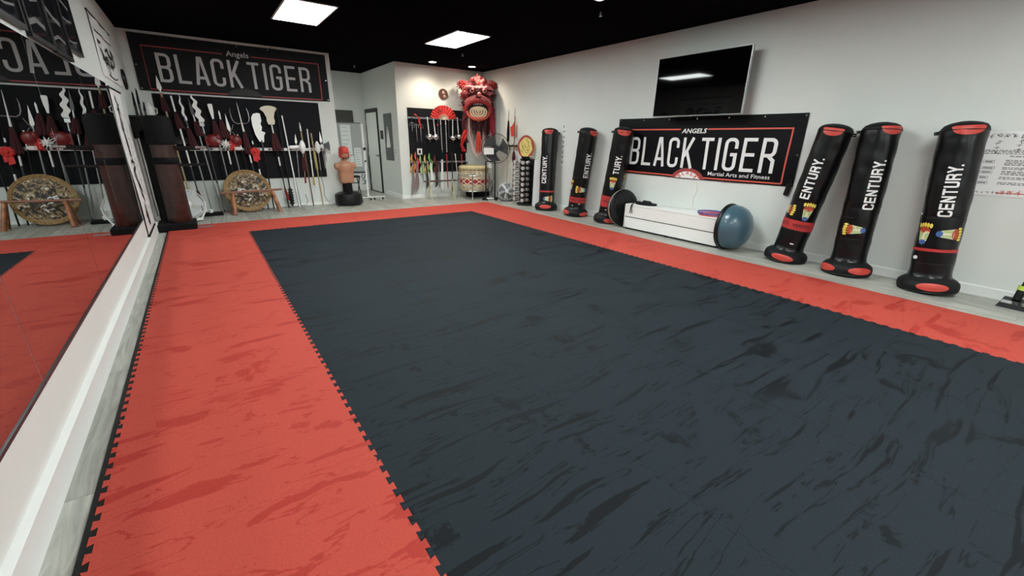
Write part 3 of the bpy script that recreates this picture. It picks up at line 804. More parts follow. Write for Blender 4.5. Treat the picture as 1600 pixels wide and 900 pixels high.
# white bench
t = thing('storage_bench', 'long low white bench with two stacked fronts under the glossy banner', 'bench', (5.88,3.96,0))
obj('carcass', MB().box(.02,.42,-.845,.845,.02,.405), BLACK, t, 'black body showing in the gaps')
obj('bench_top', MB().rbox(0,.43,-.86,.86,.405,.43,.004), WHITE, t)
obj('front_panel', MB().rbox(0,.02,-.86,.86,.222,.402,.003), WHITE, t, 'upper white front')
obj('front_panel', MB().rbox(0,.02,-.86,.86,.030,.208,.003), WHITE, t, 'lower white front')
obj('side_panel', MB().rbox(.0,.42,-.862,-.845,.03,.40,.002), WHITE, t); obj('side_panel', MB().rbox(.0,.42,.845,.862,.03,.40,.002), WHITE, t)
for x in (.03,.36):
    for y in (-.80,.0,.80): obj('foot', MB().box(x,x+.04,y-.03,y+.03,0,.022), BLACK, t)

# balance domes
def dome(loc, rot, mat, platm, lab, stripe):
    t = thing('balance_dome', lab, 'balance trainer', loc, 0, 'half-ball balance trainers'); t.rotation_euler = rot
    k_ = .55 if stripe else 1.
    obj('dome', MB().lathe([(r_,z_*k_) for r_,z_ in [(.285,.0),(.305,.02),(.312,.05),(.303,.12),(.272,.19),(.22,.245),(.15,.283),(.075,.302),(0,.308)]],40), mat, t)
    obj('platform', MB().lathe([(0,-.045),(.16,-.045),(.20,-.05),(.29,-.045),(.318,-.03),(.324,-.01),(.318,.012),(.295,.016)],40), platm, t)
    m = MB(); m.torus((0,0,.012), .312, .009, 'z', 44, 8); obj('rim_bead', m, platm if not stripe else CREAM, t, 'pale rim line' if stripe else None)
    m = MB(); m.torus((0,0,-.047), .22, .008, 'z', 36, 6)
    for a in range(6):
        m.box(.23*cos(a*pi/3)-.015,.23*cos(a*pi/3)+.015,.23*sin(a*pi/3)-.015,.23*sin(a*pi/3)+.015,-.052,-.044)
    obj('underside_ribs', m, platm, t)
    return t
dome((5.995,3.035,.324), (radians(90),0,0), BLUED, BLACK, 'shiny blue half-ball trainer standing on edge at the near end of the white bench', False)
VIN2 = mk('dome_dark', (.03,.04,.045), .35, coat=.3)
dome((6.03,4.985,.325), (radians(-96),0,radians(-8)), VIN2, BLACK, 'dark half-ball trainer with pale rim on edge at the far end of the white bench', True)
# rings
for k in range(4):
    t = thing('agility_ring', 'flat plastic ring in the stack on the white bench, %s' % ('lowest, red','second from the bottom, red','third, blue violet','topmost, dark blue')[k], 'ring', (6.08,3.345,.43+.006+k*.0125), 0, 'agility rings stacked on the white bench')
    obj('ring', MB().torus((0.006*(k%2),0.01*k,0), .185, .0062, 'z', 40, 6), [mk('ring_red',(.55,.05,.08),.4),bpy.data.materials.get('ring_red'),mk('ring_violet',(.06,.03,.30),.4),bpy.data.materials.get('ring_violet')][k], t)
t = thing('hand_target', 'black and white hand target with wrist loop on the far end of the bench top', 'hand target', (6.02,4.50,.431))
obj('pad', MB().prism([(.13*cos(a)*1.0,.20*sin(a)) for a in [2*pi*i/20 for i in range(20)]],.012,.036,'z'), MATTEK, t, 'black padded top')
obj('white_face', MB().prism([(.135*cos(a),.205*sin(a)) for a in [2*pi*i/20 for i in range(20)]],.0,.012,'z'), WHITE, t, 'white underside')
obj('strap', MB().tube([(-.02,.10,.05),(-.08,.14,.055),(-.15,.16,.012),(-.158,.165,-.05),(-.158,.15,-.13),(-.158,.19,-.14),(-.156,.185,-.04),(-.14,.18,.012)],.008,6), BLACK, t, 'black wrist loop hanging down the front')
obj('handle', MB().tube([(.02,-.10,.036),(.0,-.08,.066),(-.01,.04,.07),(.0,.08,.036)],.014,8), BLACK, t)

# ---- free-standing bags
PROF = [(0,.205),(.008,.232),(.03,.243),(.07,.247),(.10,.240),(.125,.218),(.145,.186),(.165,.170),(.20,.166),(.40,.168),(.44,.1655),(.47,.168),(.76,.169),(.775,.1665),(.79,.170),(1.2,.172),(1.60,.173),(1.628,.168),(1.655,.150),(1.675,.110),(1.688,.055),(1.692,0)]
def prof(z):
    for (a,ra),(b,rb) in zip(PROF,PROF[1:]):
        if a <= z <= b: return lerp(ra,rb,(z-a)/(b-a))
    return PROF[-1][1]
def wob(a, z, sd, k=1.):
    return k*(.0022*sin(3*a+sd+z*7)+.0016*sin(7*a+z*19+sd*2)+.0016*sin(z*31+2*a+sd))
YEL = mk('decal_yellow', (.78,.62,.10), .5); GRN = mk('decal_green', (.40,.55,.22), .5); DBL = mk('decal_blue', (.05,.12,.35), .5); DRD = mk('decal_brick', (.42,.06,.02), .5)
def bag(lab, base, top, camdir, d):
    t = thing('standing_punching_bag', lab, 'punching bag', (0,0,0), 0, 'black free-standing bags along the right wall')
    pose(t, base, top)
    sd = d['sd']
    def S(off):       # surface map: u = arc length to the right as seen, v = height
        th0 = radians(camdir+off)
        def f(u, v, o=0):
            r = prof(v)+.0025; a = th0+u/max(.12,r); r += wob(a,v,sd)+o
            return (r*cos(a), r*sin(a), v)
        return f
    def loft(z0, z1, nz, n=40, extra=0.):
        m = MB(); zs = [lerp(z0,z1,i/nz) for i in range(nz+1)]
        zs = sorted(set([round(z,4) for z in zs]+[p[0] for p in PROF if z0 <= p[0] <= z1]))
        vs = []
        for z in zs:
            for i in range(n):
                a = 2*pi*i/n; r = prof(z)+extra
                if r > .01: r += wob(a,z,sd)
                vs.append((r*cos(a),r*sin(a),z))
        fs = [(k*n+i,k*n+(i+1)%n,(k+1)*n+(i+1)%n,(k+1)*n+i) for k in range(len(zs)-1) for i in range(n)]
        fs.append(tuple(range(n-1,-1,-1)))
        return m.add(vs,fs)
    obj('base', loft(0,.150,6), VINYLB, t, 'wide black cloth base')
    obj('body', loft(.150,1.605,30), VINYLK, t)
    obj('cap', loft(1.600,1.692,6,extra=.0015), VINYLB, t)
    m = MB(); n=40; m.tube([((prof(1.603)+.003)*cos(2*pi*i/n),(prof(1.603)+.003)*sin(2*pi*i/n),1.603+.006*sin(2*pi*i/n+sd)) for i in range(n)],.005,6,closed=True)
    obj('piping', m, BLACK, t)
    for z in d.get('seams',()): obj('seam', MB().tube([((prof(z)+.0005)*cos(2*pi*i/n),(prof(z)+.0005)*sin(2*pi*i/n),z) for i in range(n)],.0026,5,closed=True), BLACK, t)
    obj('base_piping', MB().tube([(.232*cos(2*pi*i/n),.232*sin(2*pi*i/n),.012) for i in range(n)],.007,6,closed=True), BLACK, t)
    # red panels
    for off in d['redtop']:
        f = S(off); m = MB(); k = d.get('lens',.11)
        patch(m, [(-k,1.632)]+[(-k+2*k*i/10, 1.640) for i in range(1,10)]+[(k,1.632)]+[(k*cos(radians(a))*.95,1.628-.075*sin(radians(a))**.8) for a in range(14,170,14)], lambda u,v,o=0: f(u,v,.0025), 4, .02)
        obj('top_panel', m, REDV, t, 'red top panel')
    for off in d['redbase']:
        f = S(off); m = MB(); k = .13
        patch(m, [(k*cos(radians(a)), .072+.040*sin(radians(a))*(1 if abs(cos(radians(a)))<.9 else .9)) for a in range(0,360,15)], lambda u,v,o=0: f(u,v,.003), 4, .03)
        obj('base_panel', m, REDV, t, 'red oval base panel')
    if d.get('band'):
        z0,z1 = d['band']; m = MB(); m2 = loft(z0,z1,3,extra=.004); m2.f = m2.f[:-1]
        obj('band', m2, REDB, t, 'red printed band')
        if d.get('versys'):
            for off in d['versys']:
                f = S(off); m = MB(); text(m, 'VERSYS', -.09, (z0+z1)/2-.018, .055, lambda u,v,o=0: f(u,v,.0035), width=.19, bold=.01); obj('band_lettering', m, PRINTK, t)
    # lettering, read from bottom to top
    f = S(d['txt'][0]); z0, z1, sk = d['txt'][1], d['txt'][2], d['txt'][3]
    m = MB(); h = .106
    def ft(u,v,o=0): return f(h/2-v, z0+u, .0008+o)
    letters(m, 'CENTURY.', 0, 0, h, ft, W=.66, t=.175, gap=.13, step=.02, skip=sk, total=z1-z0)
    obj('lettering', m, PRINTW, t, 'white upright lettering' + (' with its first letters worn away' if sk else ''))
    for (off,z,rot) in d['feet']:
        f = S(off); ca, sa = cos(radians(rot)), sin(radians(rot)); k = .15
        def g(x,y,o=0): X=x*k; Y=y*k; return f(X*ca-Y*sa, z+X*sa+Y*ca, o)
        ft_ = obj('foot_target', MB().add(*_poly([( -.34,.12),(.34,.12),(.22,-.55),(-.22,-.55)], lambda u,v: g(u,v,.0006))), CREAM, t, 'printed striking target of a bare foot sole')
        m = MB()
        for i in range(5): disc2(m, -.36+.18*i, .50+.06*(1-abs(i-2)/2), .085, .16, g, 12, .0006)
        obj('toes', m, YEL, ft_)
        m = MB(); disc2(m, 0,.20,.36,.20,g,18,.0009); obj('ball', m, DRD, ft_)
        m = MB(); m.add(*_poly([(-.30,.02),(-.05,.0),(-.1,-.5),(-.20,-.5)], lambda u,v: g(u,v,.0010))); m.add(*_poly([(.30,.02),(.05,.0),(.1,-.5),(.20,-.5)], lambda u,v: g(u,v,.0010))); obj('arch', m, GRN, ft_)
        m = MB(); disc2(m, 0,-.62,.20,.17,g,16,.0010); obj('heel', m, DBL, ft_)
    for (off,z,w,h2) in d.get('marks',()):
        f = S(off); m = MB(); rr = random.Random(int(z*100))
        patch(m, [(w*cos(a)*rr.uniform(.7,1.1), z+h2*sin(a)*rr.uniform(.7,1.1)) for a in [2*pi*i/9 for i in range(9)]], lambda u,v,o=0: f(u,v,.0008), 2, .02)
        obj('scuff', m, PRINTW, t, 'white scuff or small print')
    # grab loop on the back rim
    f = S(d.get('loop',-95)); m = MB().tube([f(-.03,1.60,.0),f(-.02,1.60,.03),f(.02,1.58,.03),f(.03,1.58,.0)],.009,6); obj('grab_loop', m, BLACK, t)
    return t
def _poly(p, f):
    p = dens(p+[p[0]], .15)[:-1]; n = len(p); cx = sum(a for a,_ in p)/n; cy = sum(b for _,b in p)/n
    return [f(cx,cy)]+[f(*q) for q in p], [(0,1+i,1+(i+1)%n) for i in range(n)]
def cdir(x,y): return math.degrees(math.atan2(-y,-x)) % 360
bags = [
 ('standing punching bag farthest back, beside the dumbbell tower, with thin dark red band', (6.03,7.12,.004),(6.14,7.22), dict(sd=1,txt=(-28,.56,1.12,0),feet=[(13,.24,-90)],band=(.375,.405),redtop=[-10],redbase=[-5],seams=(.77,.15),marks=[(10,.20,.025,.008)],lens=.10,loop=80)),
 ('standing punching bag second from the corner, sole target turned sideways above a red band', (6.07,6.24,.004),(6.14,6.08), dict(sd=2,txt=(28,.70,1.24,1),feet=[(9,.54,90),(-72,.60,0)],band=(.28,.385),versys=[-20,35],redtop=[42],redbase=[48,-60],seams=(.77,),marks=[(-30,.22,.012,.008),(15,.26,.03,.006)],loop=-80)),
 ('standing punching bag beside the left end of the glossy banner, with the widest red band', (6.075,5.40,.004),(6.14,5.22), dict(sd=3,txt=(0,.66,1.22,3),feet=[(-8,.74,0),(82,.80,0)],band=(.30,.50),versys=[-20],redtop=[2],redbase=[18],seams=(.77,),marks=[(-18,.25,.02,.008),(86,.70,.02,.02)],lens=.13)),
 ('leaning standing punching bag just right of the glossy banner, with red lettered band', (6.07,2.26,.004),(6.14,2.05), dict(sd=4,txt=(-18,.74,1.30,1),feet=[(14,.68,0),(-66,.66,-90)],band=(.43,.55),versys=[10,-70],redtop=[-12],redbase=[-8],seams=(.42,),marks=[(4,.255,.028,.008)],loop=80)),
 ('standing punching bag in the middle of the near three, without any red band', (6.05,1.57,.004),(6.14,1.64), dict(sd=5,txt=(20,.76,1.29,0),feet=[(-9,.53,90)],redtop=[35],redbase=[36,-52],seams=(.66,.42),marks=[(86,.33,.012,.02),(84,.24,.012,.02)],loop=-85)),
 ('standing punching bag nearest the camera, overlapping the wall poster, with two sole targets', (6.065,.845,.004),(6.14,1.00), dict(sd=6,txt=(3,.78,1.28,0),feet=[(-40,.61,0),(33,.61,-90)],band=(.425,.455),redtop=[14],redbase=[12],seams=(.77,.30),marks=[(-70,.80,.02,.012),(-52,.35,.028,.02)],lens=.13,loop=-85)),
]
for lab, b, tp, d in bags:
    bag(lab, b, (tp[0],tp[1],1.69), cdir(b[0],b[1]), d)

# poster behind the nearest bag
t = thing('wall_poster', 'white printed sheet with dark writing lines and round red emblem behind the nearest bag', 'poster', (XR-.003,.25,1.00))
obj('sheet', MB().box(-.003,0,-.62,.60,0,.60), PRINTW, t)
f = lambda u,v,o=0: (-.0042-o, -u, v)     # u runs to the right as seen
rnd = random.Random(9)
m = MB()
for k in range(7): brush(m, rnd, -.56+.05*k, .56, .045, f, 5)
for k in range(3): brush(m, rnd, -.50, .50-.045*k+.0, .04, f, 5); brush(m, rnd, -.36, .52-.04*k, .035, f, 5)
for k in range(8): brush(m, rnd, -.56+.035*k, .03, .03, f, 4)
obj('heading_brushwork', m, PRINTK, t)
m = MB()
def lines(x0,x1,z,n,hh=.008,gp=.0135):
    for q in range(n):
        x = x0+rnd.uniform(0,.01); e = x1-rnd.uniform(0,.1 if q==n-1 else .02)
        while x < e:
            w = rnd.uniform(.012,.04); ribbon(m, [(x,z-q*gp),(min(x+w,e),z-q*gp)], hh*rnd.uniform(.7,1), lambda u,v: f(u,v), .2); x += w+.007
lines(-.58,.50,.425,2); lines(-.58,.50,.395,1); lines(-.40,.40,.372,1)
for z,n,w in ((.335,4,.075),(.268,2,.09),(.232,3,.085),(.178,2,.07),(.128,2,.08)):
    lines(-.42,.50,z,n)
    zz = z-.004*n; x = -.56
    ribbon(m, [(x,zz+.012),(x+w,zz+.012),(x+w,zz-.012),(x,zz-.012),(x,zz+.012)], .003, lambda u,v: f(u,v), .2)
    ribbon(m, [(x+.012,zz),(x+w-.012,zz)], .009, lambda u,v: f(u,v), .2)
tag(obj('text_lines', m, mk('print_grey',(.12,.12,.12),.6), t), kind='stuff')
m = MB(); m.add(*_ring(Vector(f(-.20,.50,.0003)), Vector((0,-1,0)), Vector((0,0,1)), .085, .060, 28)); obj('emblem_ring', m, mk('print_brown',(.16,.10,.09),.6), t)
m = MB(); disc2(m, -.20,.50,.052,.052,lambda u,v,o=0: f(u,v,.0003),20); obj('emblem', m, PRINTR, t, 'red round emblem')
m = MB()
for k in range(5): brush(m, random.Random(k+50), -.36+.055*k, .04, .045, f, 6)
ribbon(m, [(-.40,.03),(-.12,.035)], .008, lambda u,v: f(u,v)); obj('red_brushwork', m, PRINTR, t)
m = MB(); rnd = random.Random(77)
for k in range(26):
    a = radians(rnd.uniform(60,200)); L = rnd.uniform(.06,.17); x,z = -.02+rnd.uniform(-.06,.06), .06+rnd.uniform(0,.12)
    ribbon(m, [(x,z),(x+L*cos(a),z+L*sin(a)*.8)], .012, lambda u,v: f(u,v,.0004), .3, w1=.002)
obj('bamboo_print', m, mk('print_leaf',(.05,.08,.04),.6), t)

# narrow hanging strip between the first two bags
t = thing('hanging_scroll', 'narrow white paper strip with black characters on the right wall between the two farthest bags', 'scroll', (XR-.003,6.99,.93))
obj('paper', MB().box(-.002,0,-.045,.045,0,.84), PRINTW, t)
m = MB(); rnd = random.Random(21)
for k in range(8): brush(m, rnd, 0,.79-.10*k,.075, lambda u,v,o=0: (-.0032,-u,v), 7)
obj('brush_writing', m, PRINTK, t)

# vacuum floor head at the right edge
t = thing('stick_vacuum', 'black and lime green stick vacuum standing by the right wall at the picture edge', 'vacuum cleaner', (6.13,.17,0), radians(-4))
m = MB(); m.add([(-.10,-.20,.0),(.10,-.20,0),(.10,.16,0),(-.10,.16,0),(-.085,-.19,.045),(.08,-.19,.075),(.08,.145,.075),(-.085,.145,.045)],[(0,3,2,1),(4,5,6,7),(0,1,5,4),(1,2,6,5),(2,3,7,6),(3,0,4,7)])
obj('floor_head', m, BLACK, t)
obj('roller_window', MB().add([(-.088,-.185,.047),(-.03,-.185,.062),(-.03,.14,.062),(-.088,.14,.047)],[(0,1,2,3)]), CHROME, t, 'shiny front window')
LIME = mk('lime_plastic', (.45,.58,.08), .4)
m = MB().cyl((.03,.06,.07),(.05,.05,.17),.030,.034,16); obj('neck', m, BLACK, t)
obj('collar', MB().cyl((.05,.05,.165),(.055,.047,.205),.040,.042,18), LIME, t, 'lime green collar')
obj('wand', MB().cyl((.055,.047,.200),(.12,.0,.66),.026,.022,16), BLACK, t)
obj('dust_bin', MB().lathe([(0,0),(.05,0),(.055,.03),(.055,.16),(.04,.19),(0,.2)],18,(.095,.008,.64)), GLASSD, t); 
obj('motor', MB().cyl((.115,.0,.80),(.13,.0,.94),.05,.045,16), BLACK, t); obj('handle', MB().tube([(.13,.0,.92),(.07,-.03,.99),(.02,-.05,.93),(.06,-.02,.85)],.014,8), LIME, t)

# ================================================================== DUMBBELL TOWER CORNER
t = thing('dumbbell_tower', 'black upright dumbbell tower beside the farthest standing bag', 'dumbbell rack', (6.10,7.94,0))
obj('base_plate', MB().lathe([(0,0),(.22,0),(.225,.02),(.21,.045),(0,.05)],8), BLACK, t)
obj('column', MB().rbox(.03,.17,-.26,.32,.05,1.03,.01), MATTEK, t)
m = MB()
for k in range(8):
    z = .125+k*.119
    for y in (-.10,.24): m.box(-.17,.05,y-.05,y+.05,z-.056,z-.048)
obj('cradle', m, BLACK, t)
obj('top_handle', MB().tube([(.08,-.10,1.03),(.08,-.10,1.08),(.08,.10,1.08),(.08,.10,1.03)],.016,8), STEEL, t)
db = None
def dumbbell():
    t = thing('dumbbell','silver dumbbell','dumbbell',(0,0,0),0,'silver dumbbells on the tower')
    gm = mk('dumbbell_grey',(.62,.62,.63),.30,.45)
    for s_ in (-1,1): obj('weight_head', MB().cyl((s_*.05,0,0),(s_*.105,0,0),.036,.046,6), gm, t)
    obj('grip', MB().cyl((-.055,0,0),(.055,0,0),.013,.013,10), CHROME, t)
    return t
ordn = ['bottom row','second row','third row','fourth row','fifth row','sixth row','seventh row','top row']
for k in range(8):
    for sidx, (y,x) in enumerate(((-.10,-.12),(.24,-.10))):
        if db is None: o = db = dumbbell()
        else:
            o = db.copy(); col.objects.link(o)
            for c in db.children: cc = c.copy(); col.objects.link(cc); cc.parent = o
        o.location = (6.10+x, 7.94+y, .125+k*.119); o.rotation_euler = (0,0,radians(14))
        o['label'] = 'silver dumbbell on the %s of the tower, %s side' % (ordn[k], ('right','left')[sidx])
t = thing('foam_board', 'plain pale grey board standing between the dumbbell tower and the farthest bag', 'board', (6.13,7.545,0)); t.rotation_euler = (0,radians(4),radians(30))
obj('board', MB().prism([(-.13,0.03),(-.10,0),(.10,0),(.13,.03),(.13,1.03),(.0,1.05),(-.13,1.02)],-.012,.012,'x'), mk('pale_grey_board',(.62,.63,.63),.6), t)

# tiger face shield on top of the tower
t = thing('tiger_shield', 'oval yellow painted shield with dark red rim standing on top of the dumbbell tower', 'shield', (6.11,8.02,1.035)); t.rotation_euler = (radians(-4),0,radians(-47)+radians(180)+pi)
m = MB(); el = [(.185*cos(2*pi*i/32)*(1+.05*cos(4*pi*i/32)), .26+.255*sin(2*pi*i/32)) for i in range(32)]
YW = mk('shield_yellow', (.72,.56,.16), .5); 
obj('rim', m.prism(el,.0,.075), YW, t, 'yellow side')
fy = lambda u,v,o=0: (u,-.001-o,v)
m = MB(); patch(m, el, fy, 2, .05); obj('border', m, mk('shield_red',(.32,.03,.02),.5), t, 'dark red border')
m = MB(); patch(m, [(.145*cos(2*pi*i/24)+.012*sin(5*i), .255+.21*sin(2*pi*i/24)) for i in range(24)], lambda u,v,o=0: (u,-.002,v), 2, .05); obj('face', m, YW, t, 'yellow painted face')
m = MB(); ff = lambda u,v: (u,-.003,v)
for pl in ([(-.03,.42),(.03,.40),(.07,.36),(.05,.31),(.09,.27),(.06,.24),(.0,.26)],[(.02,.36),(.05,.35)],[(-.08,.38),(-.10,.30),(-.06,.25),(-.10,.18),(-.06,.12)],[(-.04,.33),(-.01,.27),(-.05,.20),(.0,.14),(.05,.12)],[(.07,.21),(.04,.18),(.08,.14)],[(-.1,.24),(-.05,.29)],[(.02,.44),(.06,.43)],[(.0,.22),(.03,.19),(.10,.20)]):
    ribbon(m, pl, .009, ff, .03)
obj('line_drawing', m, PRINTK, t)
obj('stand', MB().rbox(-.09,.09,-.03,.09,-.0,.05,.006), MATTEK, t, 'black foot')

# spears on the right wall with their bracket
t = thing('wall_bracket', 'black horizontal wall holder for two spears left of the yellow shield', 'weapon holder', (XR-.002,8.62,1.30))
obj('bar', MB().rbox(-.10,-.06,-.42,.42,-.02,.02,.004), BLACK, t)
m = MB()
for y in (-.36,.36): m.box(-.08,0,y-.015,y+.015,-.015,.015)
for y in (-.3,-.05,.1,.3): m.cyl((-.08,y,.02),(-.08,y,.05),.008,.008,8)
obj('bracket_arm', m, BLACK, t)
for k,(y,dy,zt) in enumerate(((8.86,.0,2.13),(8.60,.0,2.16))):
    t = thing('spear', ('long spear with black-wrapped neck leaning on the right wall behind the fans','long spear with a red pennant leaning on the right wall left of the yellow shield')[k], 'spear', (0,0,0), 0, 'spears on the right wall')
    pose(t, (XR-.17,y-.02,.0), (XR-.115,y,zt))
    obj('shaft', MB().cyl((0,0,0),(0,0,zt-.2),.013,.011,8), WOODM if k else TAN, t)
    obj('spearhead', MB().lathe([(.008,zt-.20),(.016,zt-.17),(.014,zt-.12),(.004,zt-.02),(0,zt)],8), STEEL, t)
    if k == 0: obj('wrapping', MB().lathe([(.012,zt-.75),(.03,zt-.72),(.034,zt-.5),(.02,zt-.28),(.01,zt-.25)],10), MATTEK, t, 'black cloth wrapping')
    else:
        m = MB(); n=7
        a = [(0.0-.0,-.02,zt-.42),(-.01,.015,zt-.34)]
        vs = []; 
        for i in range(n):
            q = i/(n-1); vs += [(.01,.0-.20*q,zt-.30-.14*q+.015*sin(q*7)),(.01+.02*sin(q*6),-.20*q+.06*q,zt-.62-.02*q+.015*sin(q*8))]
        fs = [(2*i,2*i+1,2*i+3,2*i+2) for i in range(n-1)]
        m.add([(x,-y,z) for x,y,z in vs],fs); m.add([(x+.003,-y,z) for x,y,z in vs],[f_[::-1] for f_ in fs])
        obj('pennant', m, REDC, t, 'red cloth pennant')
        m = MB(); m.lathe([(.012,.0+1.18),(.03,1.16),(.045,1.02),(.02,.9)],8); obj('tassel', m, TASSEL, t)

# pedestal fan
t = thing('pedestal_fan', 'large black pedestal fan in the right back corner, pale card tucked in its guard', 'fan', (5.93,9.02,0), radians(-24))
g,b,h = round_fan(t,.345,radians(-6),None,None,None,3,7,44,.14,.0022)
up = lambda v: (v[0], v[1]-.10, v[2]+1.235)
obj('guard', MB().merge(g,up), BLACK, t); obj('blades', MB().merge(b,up), mk('fan_blade_grey',(.045,.045,.05),.35), t); obj('motor_hub', MB().merge(h,up), BLACK, t)
obj('pole', MB().cyl((0,0,.03),(0,0,1.12),.019,.016,12).cyl((-.22,.05,.0),(-.22,.05,.93),.017,.017,10).tube([(0,0,.93),(-.22,.05,.93)],.012,8), BLACK, t, 'black twin poles')
obj('neck', MB().cyl((0,-.02,1.08),(0,.03,1.22),.03,.03,12), BLACK, t)
m = MB(); m.box(-.30,.08,-.02,.02,0,.03); m.box(-.02,.02,-.22,.22,0,.03); m.box(-.24,-.20,-.16,.22,0,.03)
obj('base', m, BLACK, t)
obj('price_card', MB().rbox(-.30,-.06,-.185,-.178,1.10,1.25,.002), PRINTW, t, 'pale card on the guard')
obj('tag', MB().box(-.16,-.09,-.01,-.006,.78,.90), PRINTW, t, 'white tag'); 
obj('cord', MB().tube([(-.02,.0,1.0),(-.05,-.02,.7),(-.03,-.03,.5),(-.12,-.04,.42),(-.09,-.05,.3),(-.13,-.03,.12),(-.06,-.05,.35),(-.10,-.06,.5)],.006,6), BLACK, t)

t = thing('drum_fan', 'small silver round fan on the floor between the pedestal fan and the dumbbell tower', 'fan', (6.04,8.66,.235), radians(-30))
g,b,h = round_fan(t,.21,radians(-10),None,None,None,5,6,32,.12,.0018)
obj('guard', g, STEEL, t); obj('blades', b, DKST, t); obj('hub', h, STEEL, t)
obj('stand', MB().tube([(-.225,0,.0),(-.22,0,-.15),(-.12,-.08,-.225),(.12,-.08,-.225),(.22,0,-.15),(.225,0,0)],.010,8).tube([(-.22,0,-.15),(-.12,.10,-.225),(.12,.10,-.225),(.22,0,-.15)],.010,8), DKST, t)

# drum on its stand
t = thing('lion_dance_drum', 'cream barrel drum with red band on a metal stand under the red lion head', 'drum', (5.66,9.60,0), radians(15))
obj('shell', MB().lathe([(.30,.19),(.335,.22),(.365,.34),(.368,.50),(.36,.66),(.345,.76),(.33,.79)],40), CREAMD, t)
obj('skin_ring', MB().lathe([(.0,.808),(.31,.812),(.355,.80),(.385,.77),(.385,.735),(.365,.715),(.352,.73)],40), mk('rawhide',(.55,.47,.26),.6,var=(30,.3)), t, 'yellowish rope-edged drum skin')
obj('band', MB().lathe([(.369,.375),(.3715,.40),(.3715,.485),(.369,.50)],40), mk('drum_red',(.36,.02,.02),.6), t, 'red painted band')
def fd(u,v,o=0):
    r = .3735+o; a = radians(-98)+u/r; return (r*cos(a),r*sin(a),v)
m = MB()
for k in range(-5,6):
    c = k*.21
    for s_ in (1,-1): ribbon(m, [(c-.105,.44),(c,.44+s_*.07),(c+.105,.44)], .018, fd, .03)
    ribbon(m, [(c+.105+.07*cos(radians(a)),.29+.06*sin(radians(a))) for a in range(0,361,30)], .014, fd, .03)
obj('painted_pattern', m, CREAM, t, 'cream lattice over the red band')
m = MB()
for k in range(10):
    a = 2*pi*k/10+.2; m.sph((.363*cos(a),.363*sin(a),.63),(.022,.022,.022),8,6)
obj('stud', m, CHROME, t, 'shiny studs')
m = MB()
for k in range(24):
    a = 2*pi*k/24; m.tube([(.372*cos(a),.372*sin(a),.74),(.383*cos(a+.05),.383*sin(a+.05),.70),(.372*cos(a+.12),.372*sin(a+.12),.66)],.006,5)
obj('lacing', m, ROPE, t)
m = MB()
for z in (.58,.20): m.torus((0,0,z),.395,.010,'z',40,6)
obj('stand_ring', m, STEEL, t)
for k in range(4):
    a = radians(40+90*k); m = MB().cyl((.397*cos(a),.397*sin(a),.62),(.44*cos(a),.44*sin(a),.02),.014,.014,8); m.sph((.44*cos(a),.44*sin(a),.018),.02,8,6)
    obj('leg', m, CHROME, t)
obj('lower_brace', MB().tube([(.3*cos(radians(40)),.3*sin(radians(40)),.17),(-.3*cos(radians(40)),-.3*sin(radians(40)),.17)],.012,6).tube([(.3*cos(radians(130)),.3*sin(radians(130)),.17),(-.3*cos(radians(130)),-.3*sin(radians(130)),.17)],.012,6), STEEL, t)

# small things under the drum
t = thing('push_up_bar', 'short black bar with a white sleeve lying on the floor in front of the drum', 'exercise bar', (5.78,9.02,.034), radians(-12))
obj('weight_head', MB().cyl((-.20,0,0),(-.10,0,0),.034,.034,12), BLACK, t); obj('weight_head', MB().cyl((.10,0,0),(.20,0,0),.034,.034,12), BLACK, t)
obj('sleeve', MB().cyl((-.10,0,0),(.10,0,0),.022,.022,12), WHITEP, t, 'white sleeve')
t = thing('cymbal_case', 'black case lying on the floor behind the drum legs in the corner', 'case', (5.90,9.82,0), radians(5))
obj('case_body', MB().rbox(-.28,.28,-.16,.16,0,.17,.02), MATTEK, t); obj('handle', MB().tube([(-.07,-.165,.09),(-.06,-.195,.10),(.06,-.195,.10),(.07,-.165,.09)],.008,6), BLACK, t)

# ================================================================== LEFT WEAPON BOARD
t = thing('weapon_board', 'large black backing board under the dusty banner with a white slotted rail', 'board', (.88,YB,.60))
obj('panel', MB().box(-1.36,1.36,-.014,0,0,1.50), BOARDK, t)
m = MB().box(-1.0,1.40,-.075,-.014,.548,.560).box(-1.0,1.40,-.080,-.070,.548,.602)
for x in (-.75,.0,.75,1.36): m.box(x-.01,x+.01,-.07,-.014,.56,.60)
obj('rail', m, WHITE, t, 'white slotted rail')
for k in range(12):
    x = -.86+k*.195
    obj('clip', MB().rbox(x-.022,x+.022,-.088,-.078,.562,.588,.002).tube([(x-.018,-.082,.575),(x-.02,-.115,.575)],.004,5).tube([(x+.018,-.082,.575),(x+.02,-.115,.575)],.004,5), BLACK, t, 'black clip')

